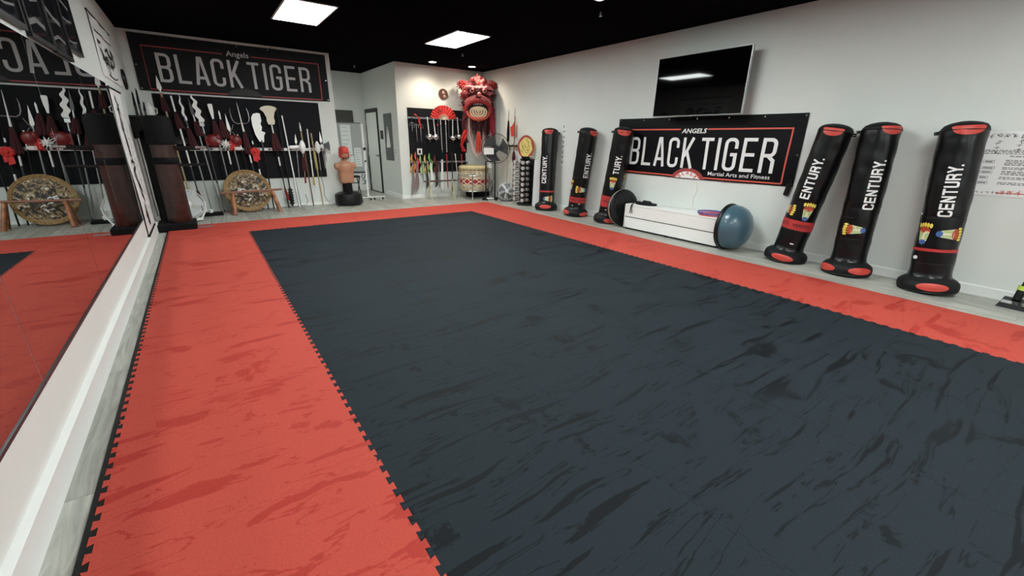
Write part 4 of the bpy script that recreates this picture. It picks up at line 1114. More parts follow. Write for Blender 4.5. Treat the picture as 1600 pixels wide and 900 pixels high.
def tassel(z0, z1, r0, r1, lean=0., n=10):
    m = MB(); vs = []; fs = []; K = 6; rnd = random.Random(int(z0*1000))
    for k in range(K+1):
        q = k/K; z = lerp(z0,z1,q); r = lerp(r0,r1,q**.7)
        for i in range(n*2):
            a = pi*i/n; rr = r*(1.12 if i%2 else .82)
            vs.append((rr*cos(a)+lean*q*q, rr*sin(a)*.55, z+(rnd.uniform(-.02,.02) if k==K else 0)))
    N = n*2
    for k in range(K):
        for i in range(N): j=(i+1)%N; fs.append((k*N+i,(k+1)*N+i,(k+1)*N+j,k*N+j))
    fs += [tuple(range(N)), tuple(range((K+1)*N-1,K*N-1,-1))]
    return m.add(vs,fs)
def blade(poly, th=.006):
    """flat blade with bevelled middle: polygon in x,z"""
    return MB().prism(poly,-th/2,th/2)
WEAP = 'long weapons leaning on the black board'
def wpn(name, lab, x0, z0, x1, z1, y0=None, y1=None, group=WEAP, cat='weapon'):
    y0 = YB-.19 if y0 is None else y0; y1 = YB-.118 if y1 is None else y1
    t = thing(name, lab, cat, (0,0,0), 0, group)
    p0, p1 = Vector((x0,y0,z0)), Vector((x1,y1,z1)); pose(t, p0, p1)
    return t, (p1-p0).length
def shaft(t, z0, z1, mat, r=.012): return obj('shaft', MB().cyl((0,0,z0),(0,0,z1),r,r,8), mat, t)
def leaf(z0, z1, w): return [(-.004,z0),(-w*.5,lerp(z0,z1,.18)),(-w*.42,lerp(z0,z1,.4)),(0,z1),(w*.42,lerp(z0,z1,.4)),(w*.5,lerp(z0,z1,.18)),(.004,z0)]
def wavy(z0, z1, w, n=5, amp=.018):
    L=[];Rr=[]
    for i in range(25):
        q=i/24; z=lerp(z0,z1,q); c=amp*sin(q*n*pi); ww=w/2*(1-q**3*.85)
        L.append((c-ww,z)); Rr.append((c+ww,z))
    return L+Rr[::-1]

t,L = wpn('spear','tallest spear, silver leaf head in front of the dusty banner, tan shaft, far left',-.26,.0,-.35,2.38)
shaft(t,0,L-.26,TAN,.014); obj('spearhead', blade(leaf(L-.24,L,.07),.012), BLADE, t); obj('socket', MB().cyl((0,0,L-.36),(0,0,L-.2),.014,.009,8), STEEL, t)
obj('tassel', tassel(L-.33,L-.56,.02,.055), TASSEL, t)
t,L = wpn('spear','straight narrow-bladed spear with dark red tassel, second from the left',-.12,.02,-.21,2.07)
shaft(t,0,L-.4,DKST,.013); obj('sleeve', MB().cyl((0,0,.85),(0,0,1.60),.0145,.0145,8), BLADE, t, 'white upper shaft'); obj('spearhead', blade([(-.012,L-.26),(-.013,L),(.013,L),(.012,L-.26)],.01), BLADE, t)
obj('tassel', tassel(L-.28,L-.55,.02,.06,.02), TASSEL, t); obj('tassel', tassel(.42,.22,.015,.04), TASSEL, t)
t,L = wpn('snake_spear','thin wavy-bladed snake spear with dark red tassel, third from the left',.02,.01,-.10,2.10)
shaft(t,0,L-.35,STEEL,.012); obj('spearhead', blade(wavy(L-.44,L,.04,5,.010),.01), BLADE, t); obj('socket', MB().cyl((0,0,L-.54),(0,0,L-.42),.017,.013,8), DKST, t)
obj('tassel', tassel(L-.55,L-.88,.02,.065,.015), TASSEL, t)
t,L = wpn('spear','long spear with a nearly black blade, between the two wavy blades',.17,.02,.03,2.07)
shaft(t,0,L-.4,STEEL,.012); obj('spearhead', blade(leaf(L-.34,L,.05),.012), DKST, t, 'blackened blade'); obj('socket', MB().cyl((0,0,L-.42),(0,0,L-.30),.014,.010,8), STEEL, t); obj('tassel', tassel(L-.40,L-.66,.02,.06,.02), TASSEL, t)
t,L = wpn('flame_halberd','wide wavy flame-bladed halberd above the red gloves',.22,.0,.13,2.11)
shaft(t,0,L-.5,DKST,.013); obj('sleeve', MB().cyl((0,0,.05),(0,0,.55),.0145,.0145,8), STEEL, t); 
pl = wavy(L-.46,L,.085,6,.018); pl = [(x-.03*(z-(L-.46))/.46*1.2, z) for x,z in pl]
obj('spearhead', blade(pl,.012), BLADE, t); obj('guard', MB().box(-.035,.035,-.012,.012,L-.53,L-.47).cyl((0,0,L-.66),(0,0,L-.5),.017,.013,8), STEEL, t)
t,L = wpn('spade_spear','flat white spade-tipped spear right of the flame blade',.40,.0,.335,1.97)
shaft(t,0,L-.3,STEEL,.012); obj('spearhead', blade([(-.012,L-.26),(-.030,L-.14),(-.038,L-.02),(-.03,L),(.03,L),(.036,L-.02),(.030,L-.14),(.012,L-.26)],.012), BLADE, t); obj('tassel', tassel(L-.30,L-.56,.02,.065), TASSEL, t)
t,L = wpn('spear','short silver-tipped spear with dark red tassel left of the hooked one',.50,.0,.455,1.87)
shaft(t,0,L-.25,BLACK,.012); obj('sleeve', MB().cyl((0,0,.9),(0,0,1.15),.0135,.0135,8), BLADE, t, 'pale section'); obj('spearhead', blade([(-.01,L-.16),(-.012,L-.04),(0,L),(.012,L-.04),(.01,L-.16)],.01), BLADE, t); obj('tassel', tassel(L-.17,L-.48,.02,.07,.02), TASSEL, t)
t,L = wpn('hook_halberd','halberd with a leaf point and a small side hook, left of the trident',.64,.0,.545,1.82)
shaft(t,0,L-.3,STEEL,.012); obj('spearhead', blade(leaf(L-.33,L,.055),.012), BLADE, t)
obj('side_hook', MB().tube([(0,0,L-.33),(.05,0,L-.28),(.085,0,L-.20)],.006,6).tube([(0.0,0,L-.33),(.05,0,L-.34),(.10,0,L-.45)],.006,6), STEEL, t); obj('tassel', tassel(L-.40,L-.66,.02,.06), REDC, t, 'brighter red tassel')
t,L = wpn('trident','wide three-pronged trident with dark red tassel',.88,.0,.765,2.02)
shaft(t,0,L-.45,DKST,.013); obj('sleeve', MB().cyl((0,0,L-1.1),(0,0,L-.95),.0145,.0145,8), BLADE, t)
obj('prong', MB().lathe([(.011,L-.44),(.008,L-.2),(.003,L-.01),(0,L)],8), BLADE, t, 'middle prong')
for s_ in (-1,1): obj('prong', MB().tube([(0,0,L-.37),(s_*.08,0,L-.375),(s_*.125,0,L-.34),(s_*.145,0,L-.28),(s_*.148,0,L-.17),(s_*.135,0,L-.10)],[.008,.008,.008,.008,.006,.002],8), STEEL, t)
obj('socket', MB().cyl((0,0,L-.52),(0,0,L-.36),.018,.012,8), BLADE, t); obj('tassel', tassel(L-.53,L-.92,.02,.065,.0), TASSEL, t)
t,L = wpn('short_staff','short black and white staff ending behind the woven shield, left of the red rosette',.80,.0,.68,1.45)
shaft(t,0,L,BLACK,.012); obj('sleeve', MB().cyl((0,0,L-.28),(0,0,L),.014,.013,8), BLADE, t); obj('sleeve', MB().cyl((0,0,.62),(0,0,.75),.0135,.0135,8), BLADE, t)
t,L = wpn('rosette_staff','staff with a bright red cloth rosette tied on it',.98,.0,.905,1.43)
shaft(t,0,L,BLACK,.012); obj('tip', MB().cyl((0,0,L-.16),(0,0,L),.014,.009,8), BLADE, t); obj('sleeve', MB().cyl((0,0,.66),(0,0,.80),.0135,.0135,8), BLADE, t)
m = MB()
rnd = random.Random(4)
for k in range(9):
    a = 2*pi*k/9; m.sph((.05*cos(a),-.04+rnd.uniform(-.01,.01),L-.30+.05*sin(a)),(.040,.03,.034),8,6)
m.sph((0,-.055,L-.30),.035,8,6); m.add([(-.05,-.03,L-.36),(.01,-.04,L-.36),(.02,-.035,L-.50),(-.03,-.03,L-.48)],[(0,1,2,3)])
m.prism([(-.05,L-.34),(.0,L-.36),(-.01,L-.49),(-.06,L-.47)],-.045,-.035); m.prism([(.0,L-.34),(.06,L-.36),(.06,L-.46),(.02,L-.45)],-.045,-.035)
obj('rosette', m, REDC, t, 'bright red cloth rosette')
t,L = wpn('great_sabre','long-handled sabre with a huge white blade, left of the cream fan-shaped spade',1.08,.0,1.07,1.85)
shaft(t,0,L-.52,BLACK,.013)
obj('sabre_blade', blade([(.02,L-.54),(-.04,L-.53),(-.09,L-.40),(-.115,L-.22),(-.11,L-.09),(-.07,L-.02),(.0,L),(.05,L-.01),(.055,L-.14),(.03,L-.20),(.045,L-.26),(.025,L-.33),(.09,L-.36),(.055,L-.42),(.04,L-.53)],.012), BLADE, t, 'broad white blade')
obj('socket', MB().cyl((0,0,L-.66),(0,0,L-.50),.016,.013,8), DKST, t)
t,L = wpn('monk_spade','pole with a cream fan-shaped spade head and dark red tassel',1.36,.0,1.28,1.98)
shaft(t,0,L-.45,BLACK,.012); obj('spade_head', blade([(-.022,L-.34),(-.055,L-.33),(-.072,L-.27),(-.065,L-.20),(-.10,L-.10),(-.155,L-.05),(-.12,L-.015),(-.06,L+.005),(0,L+.012),(.06,L+.005),(.12,L-.015),(.155,L-.05),(.10,L-.10),(.065,L-.20),(.072,L-.27),(.055,L-.33),(.022,L-.34),(0,L-.32)],.012), CREAM, t, 'cream fan-shaped head')
obj('socket', MB().cyl((0,0,L-.50),(0,0,L-.33),.015,.010,8), BLADE, t); obj('tassel', tassel(L-.48,L-.82,.02,.085,.01), TASSEL, t); obj('sleeve', MB().cyl((0,0,.86),(0,0,1.03),.0135,.0135,8), BLADE, t)
obj('tassel', tassel(.42,.18,.012,.032,.03), mk('tassel_mid_red',(.20,.008,.015),.8), t, 'red tassel near the foot')
t,L = wpn('wolf_tooth_club','tall black club standing head down with rows of black teeth near the floor',1.44,.03,1.42,1.94)
obj('shaft', MB().cyl((0,0,.34),(0,0,L),.014,.012,8), BLACK, t)
obj('club_head', MB().lathe([(0,0),(.02,.02),(.034,.08),(.038,.25),(.028,.36),(.013,.40)],10), BLACK, t)
m = MB()
for k in range(6):
    for i in range(6):
        a = 2*pi*(i+.5*(k%2))/6; z = .06+.055*k; m.cyl((.03*cos(a),.03*sin(a),z),(.066*cos(a),.066*sin(a),z+.012),.012,.001,5)
obj('teeth', m, BLACK, t)
t,L = wpn('white_staff','slim white metal staff right of the black club',1.575,.0,1.505,1.82)
shaft(t,0,L,BLADE,.012)
t,L = wpn('dark_staff','thin dark staff standing close to the white staff, second right of the black club',1.60,.0,1.56,.80)
shaft(t,0,L,DKST,.008)
t,L = wpn('war_hammer','short silver war hammer with a spear point hanging on the rail',1.655,.62,1.70,1.48,YB-.12,YB-.118)
shaft(t,0,L-.2,STEEL,.010); obj('spearhead', blade(leaf(L-.20,L,.045),.014), BLADE, t)
obj('hammer_head', MB().cyl((-.11,0,L-.27),(.07,0,L-.25),.036,.036,12).sph((-.11,0,L-.27),.036,10,6), BLADE, t)
t,L = wpn('melon_mace','white melon-headed mace hanging on the rail with a dark red tassel below',1.765,.52,1.80,1.36,YB-.13,YB-.15)
shaft(t,.1,L-.2,STEEL,.010); obj('mace_head', MB().lathe([(.01,L-.27),(.03,L-.24),(.058,L-.17),(.062,L-.11),(.045,L-.05),(.02,L-.01),(0,L)],10), BLADE, t); obj('tassel', tassel(L-.34,L-.62,.02,.045), TASSEL, t); obj('tassel', tassel(.16,-.02,.010,.018), bpy.data.materials['tassel_mid_red'], t)
t,L = wpn('wooden_staff','long brown staff with a silver tip left of the white cane',1.85,.0,1.81,1.71)
shaft(t,0,L-.1,WOODM,.012); obj('tip', MB().lathe([(.014,L-.18),(.015,L-.10),(.006,L-.02),(0,L)],8), BLADE, t); obj('wrapping', MB().cyl((0,0,L-.60),(0,0,L-.20),.014,.014,8), TAN, t)
t,L = wpn('white_cane','white jointed short staff hanging on the rail, right of the brown staff',1.93,.50,1.94,1.58,YB-.12,YB-.118)
shaft(t,.12,L,BLADE,.012); obj('joint', MB().cyl((0,0,L-.42),(0,0,L-.36),.018,.018,8), WHITE, t); obj('joint', MB().cyl((0,0,.40),(0,0,.46),.017,.017,8), WHITE, t); obj('tassel', tassel(.14,-.05,.012,.02), mk('yellow_tassel',(.40,.32,.10),.8), t)
t,L = wpn('rattan_staff','long yellowish rattan staff, rightmost of the full-height sticks',2.045,.0,2.005,1.50)
shaft(t,0,L,TAN,.013); obj('wrapping', MB().lathe([(.014,L-.75),(.025,L-.72),(.024,L-.40),(.014,L-.36)],8), mk('yellow_cloth',(.38,.33,.12),.7), t)
t,L = wpn('bronze_mace','white round-headed mace hanging beside the rattan staff',2.10,.75,2.09,1.34,YB-.13,YB-.14)
shaft(t,0,L-.18,STEEL,.010); obj('mace_head', MB().lathe([(.01,L-.25),(.045,L-.20),(.052,L-.12),(.045,L-.06),(.015,L),(0,L)],12), WHITEP, t)
t,L = wpn('battle_axe','silver axe with a spear point, right end of the rail, left one of the pair',2.20,.78,2.175,1.54,YB-.12,YB-.118)
shaft(t,0,L-.2,STEEL,.010); obj('spearhead', blade(leaf(L-.24,L,.05),.014), BLADE, t); obj('axe_head', MB().prism([(-.015,L-.34),(-.015,L-.26),(.02,L-.26),(.10,L-.22),(.115,L-.30),(.10,L-.38),(.02,L-.34)],-.02,.02).prism([(-.015,L-.33),(-.015,L-.27),(-.08,L-.25),(-.085,L-.35)],-.02,.02), CHROME, t)
t,L = wpn('battle_axe','dark-headed axe at the very right end of the rail',2.245,.92,2.235,1.34,YB-.12,YB-.118)
shaft(t,0,L-.1,STEEL,.010); obj('axe_head', MB().prism([(-.02,L-.14),(-.02,L-.05),(.03,L-.04),(.10,L-.0),(.11,L-.10),(.10,L-.19),(.03,L-.15)],-.025,.025), DKST, t)
t = thing('chain_whip','thin dark cord hanging below the axes at the right end of the board','whip',(2.12,YB-.02,.10),0)
obj('chain', MB().tube([(0,0,.66),(-.01,-.01,.5),(.02,-.01,.3),(.01,-.02,.1),(.05,-.03,.0),(.10,-.02,-.06)],.005,6), DKST, t)

# smaller things hung on the rail
t = thing('boxing_glove','dark red padded glove with pale streaks hanging on the rail below the flame blade','glove',(.27,YB-.13,1.33))
m = MB().sph((0,0,0),(.13,.06,.115),16,12); m.sph((.085,-.02,.06),(.055,.045,.07),10,8); m.box(-.115,-.06,-.04,.04,-.08,.07)
obj('glove_body', m, mk('glove_red',(.17,.010,.012),.4), t)
m = MB()
for k in range(4): ribbon(m, [(.04+.01*k,.06-.03*k),(.08,.075-.03*k),(.11,.06-.035*k)], .008, lambda u,v: (u,-.058-.0*u,v), .03)
obj('stripes', m, PRINTW, t, 'pale stripes')
t = thing('boxing_glove','dark red padded glove on the rail left of the trident tassel','glove',(.64,YB-.13,1.33))
m = MB().sph((0,0,0),(.10,.055,.11),16,12); m.sph((-.07,-.02,.05),(.045,.04,.06),10,8); m.box(-.05,.05,-.035,.035,-.13,-.08)
obj('glove_body', m, bpy.data.materials['glove_red'], t); obj('cuff', MB().rbox(-.055,.055,-.04,.04,-.17,-.11,.006), PRINTW, t, 'white cuff')
t = thing('spiked_ball','white many-pointed spiked ball on the rail between the red gloves','spiked ball',(.455,YB-.16,1.27))
m = MB().sph((0,0,0),.045,12,8)
for i in range(26):
    zz = 1-2*(i+.5)/26; a = i*2.39996; r = math.sqrt(1-zz*zz); d = Vector((r*cos(a),r*sin(a),zz)); m.cyl(d*.04,d*.10,.013,.001,5)
obj('spikes', m, BLADE, t)
t = thing('sickle','small white curved sickle blade right of the wooden dummy head','sickle',(-.36,YB-.12,1.36))
pl = [(.13*cos(radians(a))-.0,.13*sin(radians(a))) for a in range(120,231,12)]+[(.13*cos(radians(a))*.74+.02,.13*sin(radians(a))*.80) for a in range(225,125,-12)]
obj('sickle_blade', MB().prism(pl,-.004,.004), BLADE, t); obj('handle', MB().cyl((-.07,0,-.10),(-.0,0,-.30),.012,.012,8), BLACK, t)
t = thing('hand_fan_set','dark ribbed hand fan with grey ribs on the rail by the tan spear shaft','hand fan',(-.20,YB-.10,1.24))
m = MB(); m2 = MB()
for k in range(9):
    a = radians(30+15*k); m.prism([(.03*cos(a),.03*sin(a)),(.17*cos(a-.12),.17*sin(a-.12)),(.17*cos(a+.12),.17*sin(a+.12))],-.004+.001*(k%2),.0+.001*(k%2)); m2.cyl((.03*cos(a),-.006,.03*sin(a)),(.165*cos(a),-.006,.165*sin(a)),.004,.003,5)
obj('leaf', m, MATTEK, t); obj('ribs', m2, GREYC, t)

# woven shield and its bench
t = thing('woven_shield', 'large round woven shield painted with a tiger and lettering, leaning on the back wall', 'shield', (.665,YB-.33,.405)); t.rotation_euler = (radians(-13),0,0)
obj('disc', MB().lathe([(.0,-.02),(.20,-.02),(.30,-.015),(.385,-.005),(.40,.005),(.395,.012),(.30,.010),(0,.008)],48), ROPE, t)
for o_ in (t.children[-1],): o_.rotation_euler = (radians(90),0,0)
m = MB()
for k,R in enumerate((.392,.376,.360)): m.torus((0,-.018+.003*k-.004,0), R, .0095, 'y', 72, 6)
obj('rim_coils', m, ROPE, t, 'tan coiled rope rim')
m = MB()
patch(m, [(.345*cos(2*pi*i/40),.345*sin(2*pi*i/40)) for i in range(40)], lambda u,v,o=0: (u,-.042+(u*u+v*v)*.28,v), 6, .05)
m.add([(x,y+.004,z) for x,y,z in m.v],[tuple(reversed(f_)) for f_ in m.f])
obj('painted_face', m, mat_shield('shield_paint'), t, 'mottled dark and white painted tiger face')
m = MB(); g = glyphs(.6,.17)
for i,ch in enumerate('TIGER'):
    a = radians(-42+21*i)
    R = .325
    def fn(u,v,o=0,a=a,R=R):
        x = (u-.3)*.105; y = (v-.5)*.085; rr = R-y; aa = a+x/R
        return (rr*cos(aa),-.0455+rr*rr*.28,rr*sin(aa))
    for pl in g[ch]: ribbon(m, pl, .17, fn, .3)
obj('lettering', m, PRINTK, t, 'black painted letters TIGER along the right rim')
m = MB(); rnd = random.Random(8)
for k in range(44):
    a = rnd.uniform(.3,2*pi-.6)+.6; r = rnd.uniform(.06,.27); x,z = r*cos(a),r*sin(a); d = rnd.uniform(-.8,.8)+a
    ribbon(m, [(x-.04*cos(d),z-.04*sin(d)),(x+.01*sin(d),z-.01*cos(d)),(x+.045*cos(d),z+.045*sin(d))], .016, lambda u,v: (u,-.0445+(u*u+v*v)*.28,v), .03, w1=.003)
obj('tiger_stripes', m, PRINTK, t)
m = MB(); rnd = random.Random(18)
for k in range(10):
    a = rnd.uniform(2.2,6.0); r = rnd.uniform(.0,.2); x,z = r*cos(a),r*sin(a); d = rnd.uniform(-1,1)
    ribbon(m, [(x-.035*cos(d),z-.035*sin(d)),(x+.012,z+.01),(x+.045*cos(d),z+.03*sin(d))], .024, lambda u,v: (u,-.0455+(u*u+v*v)*.28,v), .03, w1=.004)
obj('white_highlights', m, PRINTW, t)
t = thing('wooden_sawhorse', 'low orange-brown wooden trestle with one round bar in front of the woven shield', 'trestle', (.72,YB-.54,0))
obj('bar', MB().tube([(-.52,-.03,.405),(-.1,-.0,.41),(.52,.04,.425)],.020,10), mk('bar_wood',(.27,.11,.07),.45), t, 'duller reddish bar')
for (x0,y0,x1,y1,r) in ((-.33,-.03,-.36,-.155,.042),(-.33,.02,-.37,.075,.03),(.34,.0,.42,-.12,.038),(.34,.05,.42,.09,.03)):
    obj('leg', MB().cyl((x1,y1,0),(x0,y0,.40),r,r*.80,14), WOODO, t)
t = thing('floor_box', 'flat black box on the floor between the white fan and the trestle', 'box', (.02,YB-.52,0), radians(4))
obj('box_body', MB().rbox(-.16,.16,-.09,.09,0,.055,.006), MATTEK, t); obj('cup', MB().lathe([(0,.055),(.03,.055),(.035,.11),(.03,.115),(0,.1)],12,(-.02,0,0)), PRINTW, t, 'small white cup')
t = thing('bundle_of_sticks', 'three thin rattan sticks leaning between the dummy and the tan spear', 'stick bundle', (-.30,YB-.22,0))
for k in range(3): obj('stick', MB().cyl((.02*k,-.03*k,0),(-.14+.05*k,.10,.86-.05*k),.008,.008,6), TAN, t)
t = thing('cable', 'black cable lying along the foot of the back wall right of the trestle', 'cable', (1.3,YB-.06,.006))
obj('cable', MB().tube([(-.05,-.02,0),(.1,-.03,0),(.3,-.02,0),(.42,-.02,.02),(.47,.0,.10),(.44,.02,.24)],.005,6), BLACK, t)
t = thing('cable', 'thin dark cable scribbling over the floor in front of the round black dummy base', 'cable', (2.45,YB-.55,.006))
obj('cable', MB().tube([(-.22,-.05,0),(-.12,.06,0),(.0,.08,0),(.08,-.02,0),(.13,-.09,0)],.004,6).tube([(-.05,-.06,0),(.02,.06,0),(.14,.03,0),(.3,.02,0)],.004,6), BLACK, t)

# ================================================================== RUBBER DUMMY
t = thing('torso_dummy', 'bare-chested rubber torso dummy on a round black base beside the alcove opening', 'training dummy', (2.58,YB-.29,0), radians(6))
obj('base', MB().lathe([(.0,0),(.24,.0),(.275,.02),(.29,.06),(.29,.20),(.275,.245),(.20,.275),(.10,.295),(0,.30)],36), BLACK, t, 'round black water base')
obj('post', MB().cyl((0,0,.28),(0,0,.52),.105,.10,20), MATTEK, t)
# one closed body: waist, chest, cut-off shoulders, neck, head with face
rings = [ # z, rx, ry, cx, cy, squareness
 (.475,.135,.095,0,0),(.50,.150,.108,0,0),(.60,.156,.112,0,0),(.70,.160,.116,0,0),(.78,.170,.122,0,-.004),(.84,.180,.124,0,-.004),(.885,.170,.112,0,.0),(.915,.125,.088,0,.008),(.938,.078,.066,0,.012),(.955,.060,.060,0,.010),(.985,.057,.060,0,.004),
 (1.005,.060,.072,0,-.012),(1.025,.067,.085,0,-.016),(1.055,.074,.094,0,-.012),(1.09,.078,.098,0,-.006),(1.13,.080,.100,0,0),(1.17,.077,.096,0,.004),(1.205,.062,.078,0,.004),(1.228,.036,.046,0,.002),(1.236,.004,.005,0,0)]
N = 36; vs = []; fs = []
for (z,rx,ry,cx,cy) in rings:
    for i in range(N):
        a = 2*pi*i/N; ca, sa = cos(a), sin(a)
        e = .82 if z < .93 else 1.
        x = cx+rx*math.copysign(abs(ca)**e,ca); y = cy+ry*math.copysign(abs(sa)**e,sa)
        fr = max(0,-sa)
        if .72 < z < .90: y -= .018*fr*math.exp(-((abs(x)-.075)/.05)**2)     # pectorals
        if .5 < z < .74: y -= .006*fr*abs(sin((z-.5)*26))*math.exp(-((abs(x)-.03)/.03)**2)
        if 1.0 < z < 1.2 and fr > .75:
            g = math.exp(-(x/.016)**2)
            if 1.05 < z < 1.12: y -= .020*g
            if 1.085 < z < 1.13: y += .008*math.exp(-((abs(x)-.032)/.014)**2)
            if 1.02 < z < 1.05: y -= .006*math.exp(-(x/.03)**2)
        vs.append((x,y,z))
K = len(rings)
for k in range(K-1):
    for i in range(N): j=(i+1)%N; fs.append((k*N+i,k*N+j,(k+1)*N+j,(k+1)*N+i))
fs += [tuple(range(N-1,-1,-1)), tuple(range((K-1)*N,K*N))]
m = MB().add(vs,fs)
body = obj('body', m, SKIN, t, ang=70)
bm_ = body.data
# shoulder stumps joined smoothly by remeshing the union
for s_ in (-1,1):
    mm = MB().sph((s_*.175,.0,.835),(.070,.074,.078),14,10); vs2 = mm.v; fs2 = mm.f
    m.add(vs2,fs2)
    mm = MB().sph((s_*.080,.005,1.085),(.012,.020,.032),8,6); m.add(mm.v,mm.f)   # ears
nm = mesh_of('body', m, SKIN, 70); body.data = nm
rm = body.modifiers.new('fuse','REMESH'); rm.mode = 'VOXEL'; rm.voxel_size = .009; rm.use_smooth_shade = True
sm = body.modifiers.new('soft','SMOOTH'); sm.factor = .5; sm.iterations = 3
for s_ in (-1,1):
    obj('eye', MB().sph((s_*.031,-.092,1.102),(.011,.007,.006),8,6), PRINTW, t); obj('iris', MB().sph((s_*.031,-.0985,1.102),(.004,.002,.004),8,6), PRINTK, t)
    obj('brow', MB().tube([(s_*.014,-.100,1.118),(s_*.032,-.100,1.124),(s_*.05,-.088,1.118)],.004,6), SKIN, t)
obj('mouth', MB().tube([(-.022,-.100,1.040),(0,-.107,1.043),(.022,-.100,1.040)],.004,6), mk('lip',(.30,.10,.07),.5), t, 'darker lips')
t = thing('head_guard', 'red padded head guard worn by the bare-chested torso dummy', 'head guard', (2.58,YB-.29,0), radians(6))
m = MB(); n = 22; vs = []; fs = []
for k in range(9):
    z = lerp(1.128,1.250,k/8); q = k/8; r = 1.0 if q < .5 else math.sqrt(max(0,1-((q-.5)/.5)**2*.9))
    for i in range(n+1):
        a = radians(-90+360*i/n)
        vs.append((.098*r*cos(a), .120*r*sin(a)+.002, z))
for k in range(8):
    for i in range(n): fs.append((k*(n+1)+i,k*(n+1)+i+1,(k+1)*(n+1)+i+1,(k+1)*(n+1)+i))
fs.append(tuple(8*(n+1)+i for i in range(n)))
m.add(vs,fs)
obj('crown_pad', m, REDV, t)
m = MB()
for s_ in (-1,1):
    m.sph((s_*.087,.010,1.065),(.022,.052,.060),12,8); m.sph((s_*.078,-.055,1.040),(.020,.030,.035),10,8)
m.tube([(.1*cos(a),.122*sin(a)+.002,1.122) for a in [2*pi*i/24 for i in range(24)]],.015,8,closed=True)
obj('ear_pad', m, REDV, t)
obj('chin_strap', MB().tube([(-.085,-.04,1.02),(-.05,-.085,.995),(0,-.10,.988),(.05,-.085,.995),(.085,-.04,1.02)],.008,6), BLACK, t, 'black chin strap')
m = MB(); m.sph((0,.1,1.10),(.07,.03,.06),10,8); obj('neck_pad', m, REDV, t)

# ================================================================== ALCOVE
AXR = AX1
d = thing('door_1', 'pale grey closed door with black frame in the alcove', 'door', (AXR,12.04,0))
d['kind'] = 'structure'
for k_ in ('label','category'): 
    if k_ in d: del d[k_]
obj('door_leaf', MB().rbox(-.022,-.002,-.42,.44,.012,2.06,.002), DOORM, d)
m = MB().box(-.03,0,-.475,-.42,0,2.16).box(-.03,0,.44,.495,0,2.16).box(-.03,0,-.42,.44,2.065,2.16)
obj('door_frame', m, BLACK, d)
obj('door_handle', MB().cyl((-.022,-.34,.98),(-.07,-.34,.98),.012,.012,10).cyl((-.065,-.34,.98),(-.065,-.23,.985),.009,.008,8).cyl((-.022,-.34,.98),(-.028,-.34,.98),.028,.028,16), DKST, d)
m = MB()
for z in (.25,1.0,1.82): m.box(-.034,-.02,.41,.445,z-.05,z+.05)
obj('hinge', m, STEEL, d)
obj('threshold', MB().box(-.06,0,-.42,.44,0,.012), BLACK, d)
t = thing('door_sign', 'small black restroom-style plate beside the alcove door', 'sign', (AXR-.001,11.36,1.40))
obj('plate', MB().rbox(-.012,0,-.095,.095,0,.21,.003), BLACK, t); obj('pictogram', MB().cyl((-.0135,0,.15),(-.012,0,.15),.018,.018,14).prism([(-.03,.05),(.03,.05),(.018,.125),(-.018,.125)],-.0135,-.012,'x').box(-.0135,-.012,-.05,.05,.02,.03), GREYC, t, 'grey pictogram')
t = thing('electrical_panel', 'tall grey electrical panel cover on the alcove side wall', 'electrical panel', (AXR-.001,10.86,.90))
obj('cover', MB().rbox(-.02,0,-.26,.26,0,1.10,.004), GREYP, t); obj('panel_door', MB().rbox(-.028,-.02,-.22,.22,.06,1.04,.003), GREYP, t); obj('latch', MB().rbox(-.036,-.028,-.20,-.17,.50,.58,.002), DKST, t)
t = thing('plastic_bag', 'white plastic carrier bag hanging on the grey electrical panel', 'bag', (AXR-.03,10.84,1.22))
m = MB(); m.add([(-.004,-.13,0),(-.03,-.05,-.02),(-.035,.06,-.015),(-.004,.13,.0),(-.004,-.10,.16),(-.025,0,.17),(-.004,.10,.17),(-.004,-.05,.40),(-.008,-.02,.40),(-.008,.03,.40),(-.004,.06,.40)],[(0,1,5,4),(1,2,5),(2,3,6,5),(4,5,8,7),(5,6,10,9),(0,4,7),(3,10,6)])
m.add([(x+.006,y,z) for x,y,z in m.v],[f_[::-1] for f_ in m.f]); obj('bag_body', m, WHITEP, t)
m = MB().tube([(-.008,-.035,.39),(-.008,-.02,.47),(-.008,.02,.47),(-.008,.045,.39)],.004,6); obj('handles', m, WHITEP, t)
t = thing('wall_outlet', 'cluster of dark sockets on a pale plate near the alcove corner', 'outlet', (AXR-.001,10.44,1.12))
obj('plate', MB().rbox(-.008,0,-.06,.06,-.09,.09,.002), WHITEP, t)
m = MB()
for y,z in ((-.02,.04),(.02,.05),(-.025,-.02),(.02,-.01),(0,-.06)): m.cyl((-.012,y,z),(-.008,y,z),.014,.014,10)
obj('socket', m, BLACK, t)
t = thing('dark_wall_frame', 'dark rectangular panel hung high on the alcove back wall', 'picture', (3.36,AY-.001,1.78))
obj('frame', MB().rbox(-.45,.28,-.03,0,0,.34,.004), BLACK, t); obj('panel', MB().box(-.44,.27,-.034,-.03,.012,.328), mk('dark_brown_panel',(.055,.05,.045),.6), t)
obj('shelf_strip', MB().box(-.43,.26,-.05,0,-.07,-.015), WHITEP, t, 'pale strip under it')
